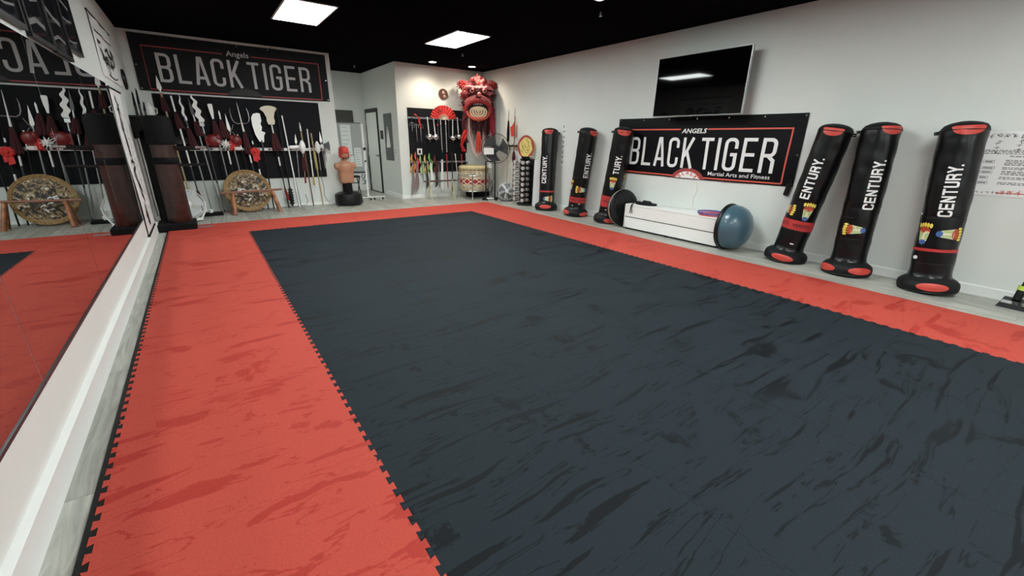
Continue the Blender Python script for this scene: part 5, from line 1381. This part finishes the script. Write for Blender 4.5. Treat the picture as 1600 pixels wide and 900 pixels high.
# whiteboard on wheels
t = thing('mobile_whiteboard', 'glossy mobile board on a white wheeled frame behind the torso dummy', 'whiteboard', (2.72,YB+.42,0), radians(-3))
obj('board_sheet', MB().rbox(-.62,.47,-.012,.012,.66,1.74,.003), mk('board_gloss',(.30,.34,.33),.12), t)
m = MB().box(-.63,.48,-.016,.016,1.735,1.755).box(-.63,.48,-.018,.018,.64,.665)
obj('board_rail', m, DKST, t)
obj('pen_tray', MB().box(-.60,.45,-.07,-.012,.625,.645), BLACK, t)
for x in (-.66,.51):
    obj('post', MB().rbox(x-.018,x+.018,-.016,.016,.08,1.73,.003), WHITE, t); obj('clamp_knob', MB().cyl((x,-.02,1.18),(x,-.06,1.18),.03,.035,12).cyl((x,-.02,.90),(x,-.05,.90),.018,.02,10), BLACK, t)
    obj('foot_bar', MB().rbox(x-.02,x+.02,-.26,.26,.06,.085,.003), WHITE, t)
    for y in (-.22,.22): obj('castor', MB().cyl((x-.012,y,.028),(x+.012,y,.028),.028,.028,14).box(x-.008,x+.008,y-.01,y+.01,.028,.062), BLACK, t)
obj('foot_cross_bar', MB().rbox(-.66,.86,-.245,-.205,.062,.082,.003), WHITE, t)
for y in (.60,.80): obj('castor', MB().cyl((y-.012,-.225,.028),(y+.012,-.225,.028),.028,.028,14).box(y-.008,y+.008,-.235,-.215,.028,.062), BLACK, t)
for k,(x0,x1,z0,z1,q) in enumerate(((.02,.24,1.05,1.70,1),(.04,.26,.70,1.02,2),(.28,.44,.78,1.20,3))):
    s = thing('paper_sheet', 'pale sheet of paper stuck on the mobile board, %s' % ('large one at the top','lower left one','narrow one at the right')[k], 'paper', (2.72,YB+.42,0), 0, 'papers on the mobile board'); s.rotation_euler = (0,0,radians(-3))
    obj('sheet', MB().box(x0,x1,-.0145,-.0125,z0,z1), mk('paper_tint',(.55,.60,.59),.5) if k == 0 else bpy.data.materials['paper_tint'], s)
    m = MB(); rnd = random.Random(q)
    for i in range(7): ribbon(m, [(x0+.02,lerp(z0+.05,z1-.05,i/6)),(x1-rnd.uniform(.02,.1),lerp(z0+.05,z1-.05,i/6))], .008, lambda u,v: (u,-.0155,v), .3)
    obj('writing', m, GREYC, s)
t = thing('leaning_board', 'white leaning panel marked WSL at the foot of the alcove back wall', 'board', (3.55,AY-.09,0)); t.rotation_euler = (radians(-3),0,0)
obj('panel', MB().rbox(-.75,.36,-.012,.012,0,1.22,.003), WHITE, t)
m = MB(); g = glyphs(.8,.12); 
for i,ch in enumerate('WSL'):
    for pl in g[ch]: ribbon(m, pl, .12, lambda u,v,i=i: (.23-(v-.5)*.17, -.0135, .16+.155*i+u*.16), .3)
obj('lettering', m, PRINTK, t, 'black upright letters WSL')
t = thing('folding_stool', 'small black metal folding stool behind the torso dummy base', 'stool', (2.84,YB+.02,0)); t.location.y = YB+.16
obj('seat', MB().rbox(-.14,.14,-.13,.13,.55,.59,.01), BLACK, t)
for x in (-.12,.12): obj('leg', MB().cyl((x,-.20,0),(x,.10,.56),.012,.012,8).cyl((x,.20,0),(x,-.10,.56),.012,.012,8), BLACK, t)
obj('rung', MB().cyl((-.12,-.11,.18),(.12,-.11,.18),.010,.010,8).cyl((-.12,.03,.42),(.12,.03,.42),.010,.010,8), BLACK, t)
t = thing('hanging_costume', 'brown and red cloth bundle hanging at the alcove edge above the dummy head', 'costume', (2.72,AY-.30,1.0))
m = MB().sph((0,0,.52),(.10,.08,.18),12,8); m.sph((.06,-.02,.62),(.07,.06,.08),10,8); obj('cloth', m, mk('brown_cloth',(.16,.11,.06),.8,bump=(25,.8,.02)), t)
m = MB().sph((-.02,-.02,.22),(.07,.06,.20),12,8); obj('red_cloth', m, REDC, t, 'red lower cloth')
m = MB().cyl((0,0,.68),(0,.29,.74),.008,.008,6); obj('hook', m, DKST, t)
obj('tail', MB().cyl((.05,-.03,.30),(.09,-.03,.02),.03,.02,10), BLACK, t)

# ================================================================== RIGHT WEAPON BOARD
t = thing('weapon_board', 'black backing board with two metal rails on the back wall left of the lion head', 'board', (5.0,YB,.63))
obj('panel', MB().box(-.79,.80,-.014,0,0,1.49), BOARDK, t)
for z in (1.27,.25):
    obj('rail', MB().box(-.80,.80,-.05,-.042,z-.02,z+.02).box(-.8,.8,-.046,-.014,z-.004,z+.004), STEEL, t, 'metal rail')
    m = MB()
    for k in range(14):
        x = -.74+k*.112; m.tube([(x,-.05,z+.01),(x,-.085,z),(x,-.09,z+.02)],.004,5)
    obj('hooks', m, DKST, t)
obj('light_switch', MB().rbox(-.60,-.47,-.026,-.014,.42,.57,.004), WHITEP, t, 'white framed wall switch showing through'); obj('switch_key', MB().rbox(-.565,-.51,-.032,-.026,.455,.535,.003), BLACK, t)
UP = 'short weapons hanging from the upper rail'; LO = 'swords hanging from the lower rail'
def hung(name, lab, x, ztop, x1, zbot, grp, y=None, cat='weapon'):
    t = thing(name, lab, cat, (0,0,0), 0, grp); y = YB-.085 if y is None else y
    pose(t, (x,y,ztop), (x1,y,zbot), (1,0,0)); return t, math.dist((x,ztop),(x1,zbot))
# local z now points DOWN the weapon
def sai(x, z, x1, z1, lab):
    t,L = hung('sai', lab, x, z, x1, z1, UP)
    obj('tine', MB().lathe([(.010,.10),(.009,.14),(.005,L-.04),(0,L)],8), STEEL, t)
    obj('side_prongs', MB().tube([(-.055,0,.19),(-.05,0,.12),(0,0,.105),(.05,0,.12),(.055,0,.19)],.005,6), STEEL, t)
    obj('handle', MB().cyl((0,0,0),(0,0,.10),.012,.012,8), BLACK, t)
sai(4.28,1.90,4.28,1.58,'shortest sai, at the left end of the upper rail')
sai(4.38,1.86,4.39,1.34,'sai left of the red cloth')
sai(4.49,1.86,4.50,1.33,'sai half under the red cloth')
t = thing('red_scarf','red cloth scarf draped over the left end of the upper rail','scarf',(4.40,YB-.13,1.96))
m = MB(); vs=[];fs=[]
for i in range(9):
    q=i/8; x=-.07+.17*q+.02*sin(q*5); z=-.0-.30*q*q; w=lerp(.03,.06,sin(q*pi)); vs += [(x-w*.5,-.01+.012*sin(q*9),z+w*.7),(x+w*.5,-.018+.012*cos(q*8),z-w*.3),(x,.004,z)]
for i in range(8):
    for a,b in ((0,1),(1,2),(2,0)): fs.append((3*i+a,3*i+b,3*i+3+b,3*i+3+a))
fs += [(0,1,2),(26,25,24)]
obj('cloth', m.add(vs,fs), REDC, t)
def melon(x, z, x1, z1, lab, r=.085):
    t,L = hung('melon_hammer', lab, x, z, x1, z1, UP)
    obj('handle', MB().cyl((0,0,0),(0,0,L),.012,.011,8), BLADE, t)
    m = MB(); vs=[];fs=[]; N=20;M=10
    for k in range(M+1):
        a=-pi/2+pi*k/M
        for i in range(N):
            th=2*pi*i/N; rr=r*cos(a)*(1+.10*cos(th*8)); vs.append((rr*cos(th),rr*sin(th),L+r*.98*sin(a)))
    for k in range(M):
        for i in range(N): j=(i+1)%N; fs.append((k*N+i,k*N+j,(k+1)*N+j,(k+1)*N+i))
    obj('melon_head', m.add(vs,fs), CHROME, t, ang=60); obj('finial', MB().sph((0,0,L+r*1.2),.012,8,6), CHROME, t)
melon(4.68,1.93,4.71,1.47,'silver melon hammer, leftmost on the upper rail')
melon(4.84,1.93,4.88,1.47,'silver melon hammer just left of the chain whips')
melon(5.37,1.93,5.36,1.46,'silver melon hammer right of the chain whips, lower of that pair',.078)
melon(5.50,1.95,5.53,1.50,'silver melon hammer nearest the lion head',.075)
for x,x1,lab in ((5.03,5.05,'left one of the two beaded chain whips hanging under the red fan'),(5.17,5.18,'right one of the two beaded chain whips hanging under the red fan')):
    t,L = hung('chain_whip', lab, x, 1.90, x1, 1.12, UP)
    obj('handle', MB().cyl((0,0,0),(0,0,.14),.012,.014,8), BLADE, t)
    m = MB()
    for k in range(16): m.cyl((0,0,.16+k*.040),(0,0,.182+k*.040),.010,.010,8)
    obj('beads', m, BLADE, t); obj('cord', MB().cyl((0,0,.13),(0,0,L),.003,.003,5), DKST, t)
t,L = hung('short_rod','dark short rod with a red knot between the hammers and the chain whips',4.96,1.90,4.95,1.45,UP); obj('rod', MB().cyl((0,0,0),(0,0,L),.010,.008,8), DKST, t); obj('red_knot', MB().sph((0,-.01,.14),(.028,.02,.035),8,6), REDC, t)
t,L = hung('short_rod','plain dark short rod left of the right-hand melon hammers',5.26,1.88,5.25,1.46,UP); obj('rod', MB().cyl((0,0,0),(0,0,L),.010,.008,8), DKST, t); obj('cap', MB().cyl((0,0,-.02),(0,0,.02),.014,.014,8), STEEL, t)
t,L = hung('short_rod','thin bright rod at the right end of the upper rail',5.66,1.90,5.67,1.62,UP); obj('rod', MB().cyl((0,0,0),(0,0,L),.009,.007,8), STEEL, t); obj('cap', MB().cyl((0,0,-.02),(0,0,.02),.014,.014,8), BLACK, t)
# red pleated hand fan
t = thing('hand_fan', 'large open red pleated fan resting on the upper rail', 'hand fan', (5.09,YB-.145,1.88))
m = MB(); vs=[]; fs=[]; n=26
for i in range(n+1):
    a = radians(lerp(8,172,i/n)); d = .012 if i%2 else -.012
    for r in (.10,.34): vs.append((r*cos(a)*1.05, d*(r/.34), r*sin(a)*.96))
fs = [(2*i,2*i+1,2*i+3,2*i+2) for i in range(n)]
m.add(vs,fs); m.add([(x,y+.003,z) for x,y,z in vs],[f_[::-1] for f_ in fs]); o_ = obj('leaf', m, REDC, t, ang=10)
m = MB()
for i in range(0,n+1,2):
    a = radians(lerp(8,172,i/n)); m.cyl((0,-.006,0),(.14*cos(a),-.010,.135*sin(a)),.006,.004,5)
obj('ribs', m, CREAM, t, 'pale ribs'); 
m = MB(); rnd = random.Random(6)
for k in range(16):
    a = radians(rnd.uniform(20,160)); r = rnd.uniform(.16,.31); x,z = r*cos(a),r*sin(a); b = a+rnd.uniform(-.5,.5)
    ribbon(m, [(x,z),(x+.05*cos(b),z+.05*sin(b))], .014, lambda u,v: (u,-.0155,v), .05, w1=.003)
obj('dark_print', m, TASSEL, t, 'dark red printed strokes')

def cloth(m, pts, w, th=.010):
    vs=[];fs=[]; n=len(pts)
    for i,(x,z) in enumerate(pts):
        q=i/(n-1); ww=w*(.35+.65*q if q<.7 else 1-.5*(q-.7)/.3)
        vs += [(x-ww/2,-.02-.008*sin(q*8),z),(x,-.04-.008*cos(q*7),z),(x+ww/2,-.02+.006*sin(q*9),z),(x,-.006,z)]
    for i in range(n-1):
        for a in range(4): b=(a+1)%4; fs.append((4*i+a,4*i+b,4*i+4+b,4*i+4+a))
    fs += [(3,2,1,0),tuple(4*(n-1)+k for k in range(4))]
    return m.add(vs,fs)
YLC = mk('cloth_yellow_orange',(.80,.34,.06),.75); GRC = mk('cloth_green',(.20,.50,.12),.75); PGC = mk('cloth_pale_green',(.42,.58,.28),.75); YYC = mk('cloth_yellow',(.72,.55,.22),.75)
def sword(lab, x, z, x1, z1, kind, clothm=None, clab=None, bm=BLADE, w=.05, hm=BLACK):
    t,L = hung('broadsword' if kind=='b' else 'sword', lab, x, z, x1, z1, LO)
    g = .17
    obj('grip', MB().cyl((0,0,-.02),(0,0,g),.013,.012,8).sph((0,0,-.03),.02,8,6), hm, t)
    obj('guard', MB().cyl((0,0,g),(0,0,g+.012),.045,.045,14), DKST, t)
    if kind == 'b':
        p = [(-.02,g+.01),(.02,g+.01),(.025,lerp(g,L,.4)),(.05*w/.05*.9,lerp(g,L,.68)),(.03,lerp(g,L,.86)),(-.055,L),(-w*.75,lerp(g,L,.72)),(-.025,lerp(g,L,.4))]
    else: p = [(-w*.35,g+.01),(w*.35,g+.01),(w*.32,L-.08),(0,L),(-w*.32,L-.08)]
    obj('blade', blade(p,.006), bm, t)
    if clothm:
        m = MB(); cloth(m, [(.0,-.03),(-.02,.08),(.03,.20),(-.01,.33),(.02,.44)], .125); obj('cloth', m, clothm, t, clab)
sword('broadsword with orange-yellow cloth, leftmost on the lower rail',4.25,1.04,4.22,.08,'b',YLC,'orange-yellow cloth',STEEL,.075)
sword('broadsword with orange-red cloth, second on the lower rail',4.35,1.10,4.33,.14,'b',ORAC,'orange-red cloth',STEEL,.06)
sword('narrow sword with pale green cloth right of the orange-red one',4.47,1.02,4.50,.34,'s',PGC,'pale green cloth',STEEL,.03)
sword('narrow dark sword with yellow cloth behind the small trestle',4.59,1.02,4.62,.22,'b',YYC,'yellow cloth',DKST,.045)
sword('pale broadsword with bright green cloth behind the small trestle',4.71,1.06,4.74,.28,'b',GRC,'bright green cloth',BLADE,.05)
sword('sword with dark red cloth, left of the dark-hilted long sword',4.86,1.01,4.87,.24,'b',mk('cloth_maroon',(.22,.02,.03),.8),'dark red cloth',DKST,.045)
sword('dark-hilted long sword hanging left of the wide silver one',4.94,1.02,4.94,.20,'s',None,None,STEEL,.045)
sword('wide silver straight sword with black hilt in the middle of the lower rail',5.04,1.12,5.01,.13,'s',None,None,BLADE,.085)
sword('slim dark red scabbard sword right of the wide silver one',5.17,1.02,5.18,.18,'s',None,None,REDB,.035,REDB)
sword('dark scabbard sword with reddish grip, second left of the drum',5.32,1.04,5.31,.11,'s',None,None,DKST,.04,WOODD)
sword('black and white sword leaning outwards next to the drum',5.42,1.03,5.50,.20,'s',None,None,BLADE,.03,WHITEP)
sword('sword with red grip hanging behind the drum, left one',5.60,1.02,5.62,.30,'s',None,None,STEEL,.03,REDB)
sword('sword with white grip hanging behind the drum, right one',5.74,1.05,5.75,.30,'s',None,None,STEEL,.03,WHITEP)

t = thing('small_trestle', 'small trestle with a dark plank on crossed pale bamboo legs below the lower rail', 'trestle', (4.85,YB-.34,0))
obj('plank', MB().rbox(-.45,.44,-.05,.05,.42,.450,.004), mk('plank_dark',(.08,.05,.04),.6), t, 'dark brown plank')
for x in (-.30,.33):
    for s_ in (-1,1): obj('leg', MB().cyl((x-.03*s_,-.16*s_,0),(x+.03*s_,.06*s_,.44),.015,.013,8), mk('bamboo_pale',(.55,.48,.30),.5) if (x < 0 and s_ < 0) else bpy.data.materials['bamboo_pale'], t)

t = thing('round_plaque', 'small round dark brown plaque with cream writing above the red fan', 'plaque', (5.17,YB-.001,2.47))
obj('disc', MB().cyl((0,0,0),(0,-.025,0),.125,.120,28), mk('plaque_brown',(.09,.03,.02),.5), t)
m = MB(); rnd = random.Random(12)
brush(m, rnd, .0,.05,.10, lambda u,v,o=0: (u,-.0262,v), 7); brush(m, rnd, .02,-.05,.10, lambda u,v,o=0: (u,-.0262,v), 7)
obj('brush_writing', m, CREAM, t)

# ================================================================== LION DANCE HEAD
t = thing('lion_costume', 'red lion dance head with fringe and cloth hanging high in the right back corner', 'lion costume', (5.89,YB-.44,0), radians(-26))
LR = mk('lion_red', (.30,.018,.022), .6, bump=(30,.6,.01)); LDR = mk('lion_dark_red', (.075,.006,.010), .75, bump=(60,.8,.008)); LP = mk('lion_pink', (.66,.20,.20), .6, bump=(30,.4,.01)); LW = mk('lion_pale', (.80,.68,.66), .6); GOLD = mk('lion_gold', (.62,.42,.18), .5)
def fluff(m, c, r, n, s, sd, sq=(1,1,1)):
    rnd = random.Random(sd)
    for i in range(n):
        zz = 1-2*(i+.5)/n; a = i*2.39996; q = math.sqrt(1-zz*zz)
        d = Vector((sq[0]*q*cos(a), sq[1]*q*sin(a), sq[2]*zz)); k = s*rnd.uniform(.6,1.2)
        j = Vector((rnd.uniform(-.3,.3),rnd.uniform(-.3,.3),rnd.uniform(-.3,.3)))
        c_ = Vector(c); m.cyl(c_+d*(r*.55), c_+d*(r*rnd.uniform(1.0,1.35))+j*r, k*.85, k*.25, 5)
# skull
obj('skull', MB().sph((0,.10,2.50),(.37,.22,.36),24,16), LDR, t)
m = MB().sph((0,.06,2.20),(.35,.20,.33),22,14); fluff(m,(0,.02,2.20),.33,150,.030,71,(1,.5,.95)); obj('muzzle', m, LR, t, 'shaggy red muzzle sides')
m = MB(); m.sph((0,-.06,2.52),(.24,.20,.16),20,12); m.sph((0,-.10,2.40),(.20,.16,.10),16,10); obj('forehead', m, LDR, t)
# upper lip: arched roll round the mouth
def mouth(R1,R2,z0,a0,a1,n=22): return [(R1*cos(radians(lerp(a0,a1,i/n))),-.16-.05*sin(radians(lerp(a0,a1,i/n))),z0+R2*sin(radians(lerp(a0,a1,i/n)))) for i in range(n+1)]
obj('upper_lip', MB().tube(mouth(.31,.22,2.11,-12,192),[.035+.03*sin(pi*i/22) for i in range(23)],10), LR, t)
obj('lip_trim', MB().tube(mouth(.275,.185,2.10,-5,185),.014,8), mk('lip_gold',(.45,.30,.20),.5), t, 'tan lip edge')
obj('mouth_hollow', MB().sph((0,-.10,2.12),(.28,.115,.20),18,12), mk('lion_black',(.015,.008,.008),.8), t, 'dark mouth hollow')
m = MB()
for k in range(6): m.cyl((-.10+.04*k,-.20,2.27-.01*abs(k-2.5)),(-.10+.04*k,-.21,2.235),.012,.004,6)
obj('teeth', m, LW, t)
# lower jaw: orange red bowl with the gold patterned plate
m = MB(); n=26
m.tube([(.265*cos(radians(a)),-.21+.04*cos(radians(a*2)),2.09+.19*sin(radians(a))) for a in range(180,361,10)],[.042]*19,10)
obj('lower_jaw', m, mk('lion_orange',(.50,.08,.05),.6,bump=(40,.7,.01)), t, 'orange-red lower jaw')
el = lambda k: [(k*.205*cos(2*pi*i/n), 2.085+k*.160*sin(2*pi*i/n)*(1 if sin(2*pi*i/n)<0 else .62)) for i in range(n)]
obj('tongue_plate', MB().prism(el(1.05),-.245,-.215), mk('lion_cream',(.22,.10,.06),.6), t, 'brown plate'); 
m = MB()
for k,(q,w) in enumerate(((.98,.030),(.70,.034),(.40,.026),(.15,.02))): ribbon(m, el(q)+[el(q)[0]], w, lambda u,v: (u,-.2475,v), .05)
for i in range(-2,3): ribbon(m, [(i*.03,2.11),(i*.035,2.19)], .010, lambda u,v: (u,-.248,v), .1)
obj('plate_pattern', m, mk('lion_brown',(.72,.58,.38),.6), t, 'cream rings')
# eyes, nose
for s_ in (-1,1):
    m = MB().sph((s_*.15,-.22,2.55),(.060,.05,.058),14,10); e = obj('eye', m, LP, t, 'pink bulging eye'); obj('pupil', MB().sph((s_*.152,-.262,2.548),(.026,.014,.028),10,8), PRINTK, e)
    m = MB(); fluff(m,(s_*.15,-.17,2.56),.11,60,.018,3+s_,(1,.35,1)); obj('eye_fur', m, LDR, t)
m = MB()
for s_ in (-1,1): m.tube([(s_*.10,-.22,2.585),(s_*.20,-.24,2.625),(s_*.31,-.19,2.615),(s_*.38,-.12,2.575)],[.018,.038,.036,.012],8)
obj('brow_roll', m, LP, t, 'pink rolled brows')
obj('nose', MB().sph((.02,-.30,2.46),(.052,.05,.050),16,12), LP, t, 'pink ball nose')
m = MB()
for s_ in (-1,1):
    for k in range(4): m.tube([(s_*.06,-.25,2.44-.03*k),(s_*.16,-.24,2.40-.035*k),(s_*.27,-.17,2.36-.045*k),(s_*.33,-.10,2.30-.05*k)],[.012,.020,.018,.006],6)
obj('whisker_folds', m, LP, t, 'pink swept cheek folds')
# cheeks and ears
for s_,sd in ((-1,5),(1,9)):
    m = MB().sph((s_*.30,-.03,2.47),(.10,.10,.08),14,10); fluff(m,(s_*.30,-.05,2.47),.115,70,.030,sd,(1,1,.8)); obj('cheek_puff', m, LDR if s_ > 0 else LR, t)
    m = MB(); fluff(m,(s_*.29,-.14,2.50),.06,34,.022,sd+1,(1.5,.6,.7)); obj('cheek_fur', m, LP, t, 'pale pink tuft')
    m = MB().sph((s_*.36,.02,2.68),(.08,.06,.07),14,10); fluff(m,(s_*.36,.0,2.69),.105,80,.028,sd+2,(1.05,.8,.95)); obj('ear', m, LR, t, 'red fluffy ear')
    m = MB().sph((s_*.30,-.02,2.27),(.08,.10,.08),12,8); fluff(m,(s_*.30,-.04,2.27),.085,50,.024,sd+3,(1,1,1)); obj('jowl', m, LDR, t)
# crest of pompons
rnd = random.Random(31)
for k in range(13):
    x = rnd.uniform(-.22,.24); z = 2.70+rnd.uniform(-.04,.17)-abs(x)*.25; y = -.10+rnd.uniform(-.06,.10)
    m = MB().sph((x,y,z),.025,8,6); fluff(m,(x,y,z),.052,40,.016,60+k); obj('pompon', m, (LR,LP,LR,LP,mk('lion_coral',(.70,.14,.12),.6) if k==4 else LR)[k%5] if k!=9 else bpy.data.materials['lion_coral'], t)
obj('crest_back', MB().sph((.02,.05,2.74),(.24,.14,.17),16,10), LDR, t)
obj('horn', MB().tube([(0,-.02,2.84),(.0,-.04,2.92),(.03,-.05,2.96)],[.035,.028,.008],8), LDR, t)
m = MB()
for k in range(5): m.sph((-.16+.08*k,-.235,2.60+.02*(k%2)),(.018,.014,.018),8,6)
obj('mirror_beads', m, CHROME, t)
m = MB(); rnd = random.Random(44)
for k in range(30): 
    x = rnd.uniform(-.2,.2); m.tube([(x,-.2,2.56),(x+rnd.uniform(-.03,.03),-.24,2.60),(x+rnd.uniform(-.05,.05),-.20,2.66)],.006,4)
tag(obj('brow_fur', m, LP, t), kind='stuff')
# beard and hanging cloth
m = MB(); rnd = random.Random(45)
for k in range(110):
    x = rnd.uniform(-.21,.21); y = rnd.uniform(-.20,-.05); z1 = rnd.uniform(1.38,1.62)
    m.tube([(x,y,1.98),(x+rnd.uniform(-.01,.01),y-.01,1.80),(x*.9+rnd.uniform(-.02,.02),y,z1)],[.008,.008,.003],4)
tag(obj('beard_fringe', m, TASSEL, t, 'dark red fringe beard'), kind='stuff')
def drape(pts, w, mat_, nm, lab=None, amp=.02):
    m = MB(); vs=[];fs=[]; n=len(pts)
    P = []
    for i in range(n-1):
        for q in range(4): P.append(tuple(lerp(a,b,q/4) for a,b in zip(pts[i],pts[i+1])))
    P.append(pts[-1]); n=len(P)
    for i,p in enumerate(P):
        q=i/(n-1); ww=w*(1+.25*sin(q*7))
        for s_ in range(5): vs.append((p[0]+(s_/4-.5)*ww, p[1]+amp*sin(s_*2.4+q*6), p[2]))
    for i in range(n-1):
        for s_ in range(4): fs.append((5*i+s_,5*i+s_+1,5*i+6+s_,5*i+5+s_))
    m.add(vs,fs); m.add([(x,y+.004,z) for x,y,z in vs],[f_[::-1] for f_ in fs]); return obj(nm, m, mat_, t, lab)
drape([(-.30,-.05,1.66),(-.36,-.06,1.48),(-.42,-.05,1.30),(-.36,-.05,1.14)],.10,REDC,'side_cloth','bright red cloth tail on the left',.035)
drape([(-.29,.02,2.1),(-.33,.0,1.8),(-.34,-.02,1.55),(-.30,.02,1.35)],.12,LDR,'side_cloth','dark red cloth')
drape([(.33,-.05,2.25),(.36,-.03,1.8),(.40,-.03,1.45),(.39,-.02,1.22)],.12,mk('lion_crimson',(.30,.012,.03),.75),'side_cloth','long crimson cloth on the right')
drape([(.27,.03,2.1),(.26,.03,1.6),(.24,.03,1.30)],.10,LDR,'side_cloth')
PKC = mk('pale_pink_cloth',(.62,.42,.42),.8)
m = MB()
for off in (0,.03):
    m.tube([(-.22+off,-.11,1.98),(-.22+off,-.12,1.70),(-.19+off,-.13,1.40),(-.13+off,-.14,1.14),(-.03,-.15,1.01+off),(.08-off,-.14,1.08+off),(.15-off,-.13,1.35),(.17-off,-.12,1.70),(.20-off,-.11,1.98)],.016,6)
obj('loop_cord', m, PKC, t, 'pale pink looped sash')
m = MB(); rnd = random.Random(46)
for k in range(46):
    x = rnd.uniform(-.06,.06); y = rnd.uniform(-.20,-.14); m.tube([(x*.5,y,1.62),(x,y-.01,1.45),(x*1.1+rnd.uniform(-.01,.01),y,rnd.uniform(1.10,1.22))],[.010,.009,.004],4)
tag(obj('chest_tassel', m, mk('tassel_bright',(.62,.05,.02),.7), t, 'bright red middle tassel'), kind='stuff')
obj('bell', MB().sph((0,-.24,1.86),(.02,.02,.024),10,8), GOLD, t)
obj('wall_hanger', MB().cyl((0,.2,2.5),(0,.45,2.55),.02,.02,8), DKST, t)

# ceiling sprinklers
for k,(x,y) in enumerate(((4.70,4.60),(4.70,8.35),(3.42,11.35))):
    t = thing('sprinkler_head', ('small pale sprinkler on the black ceiling toward the television','small pale sprinkler between the panel light and the downlights','small pale sprinkler on the alcove ceiling')[k], 'sprinkler', (x,y,ZC), 0, 'ceiling sprinklers')
    obj('escutcheon', MB().lathe([(0,-.004),(.035,-.004),(.03,0)],16), CEIL, t)
    obj('deflector', MB().cyl((0,0,-.004),(0,0,-.035),.009,.007,8).lathe([(0,-.052),(.022,-.052),(.022,-.049),(0,-.049)],12).tube([(-.012,0,-.01),(-.018,0,-.03),(0,0,-.05)],.003,5).tube([(.012,0,-.01),(.018,0,-.03),(0,0,-.05)],.003,5), STEEL, t)
bpy.context.view_layer.update()
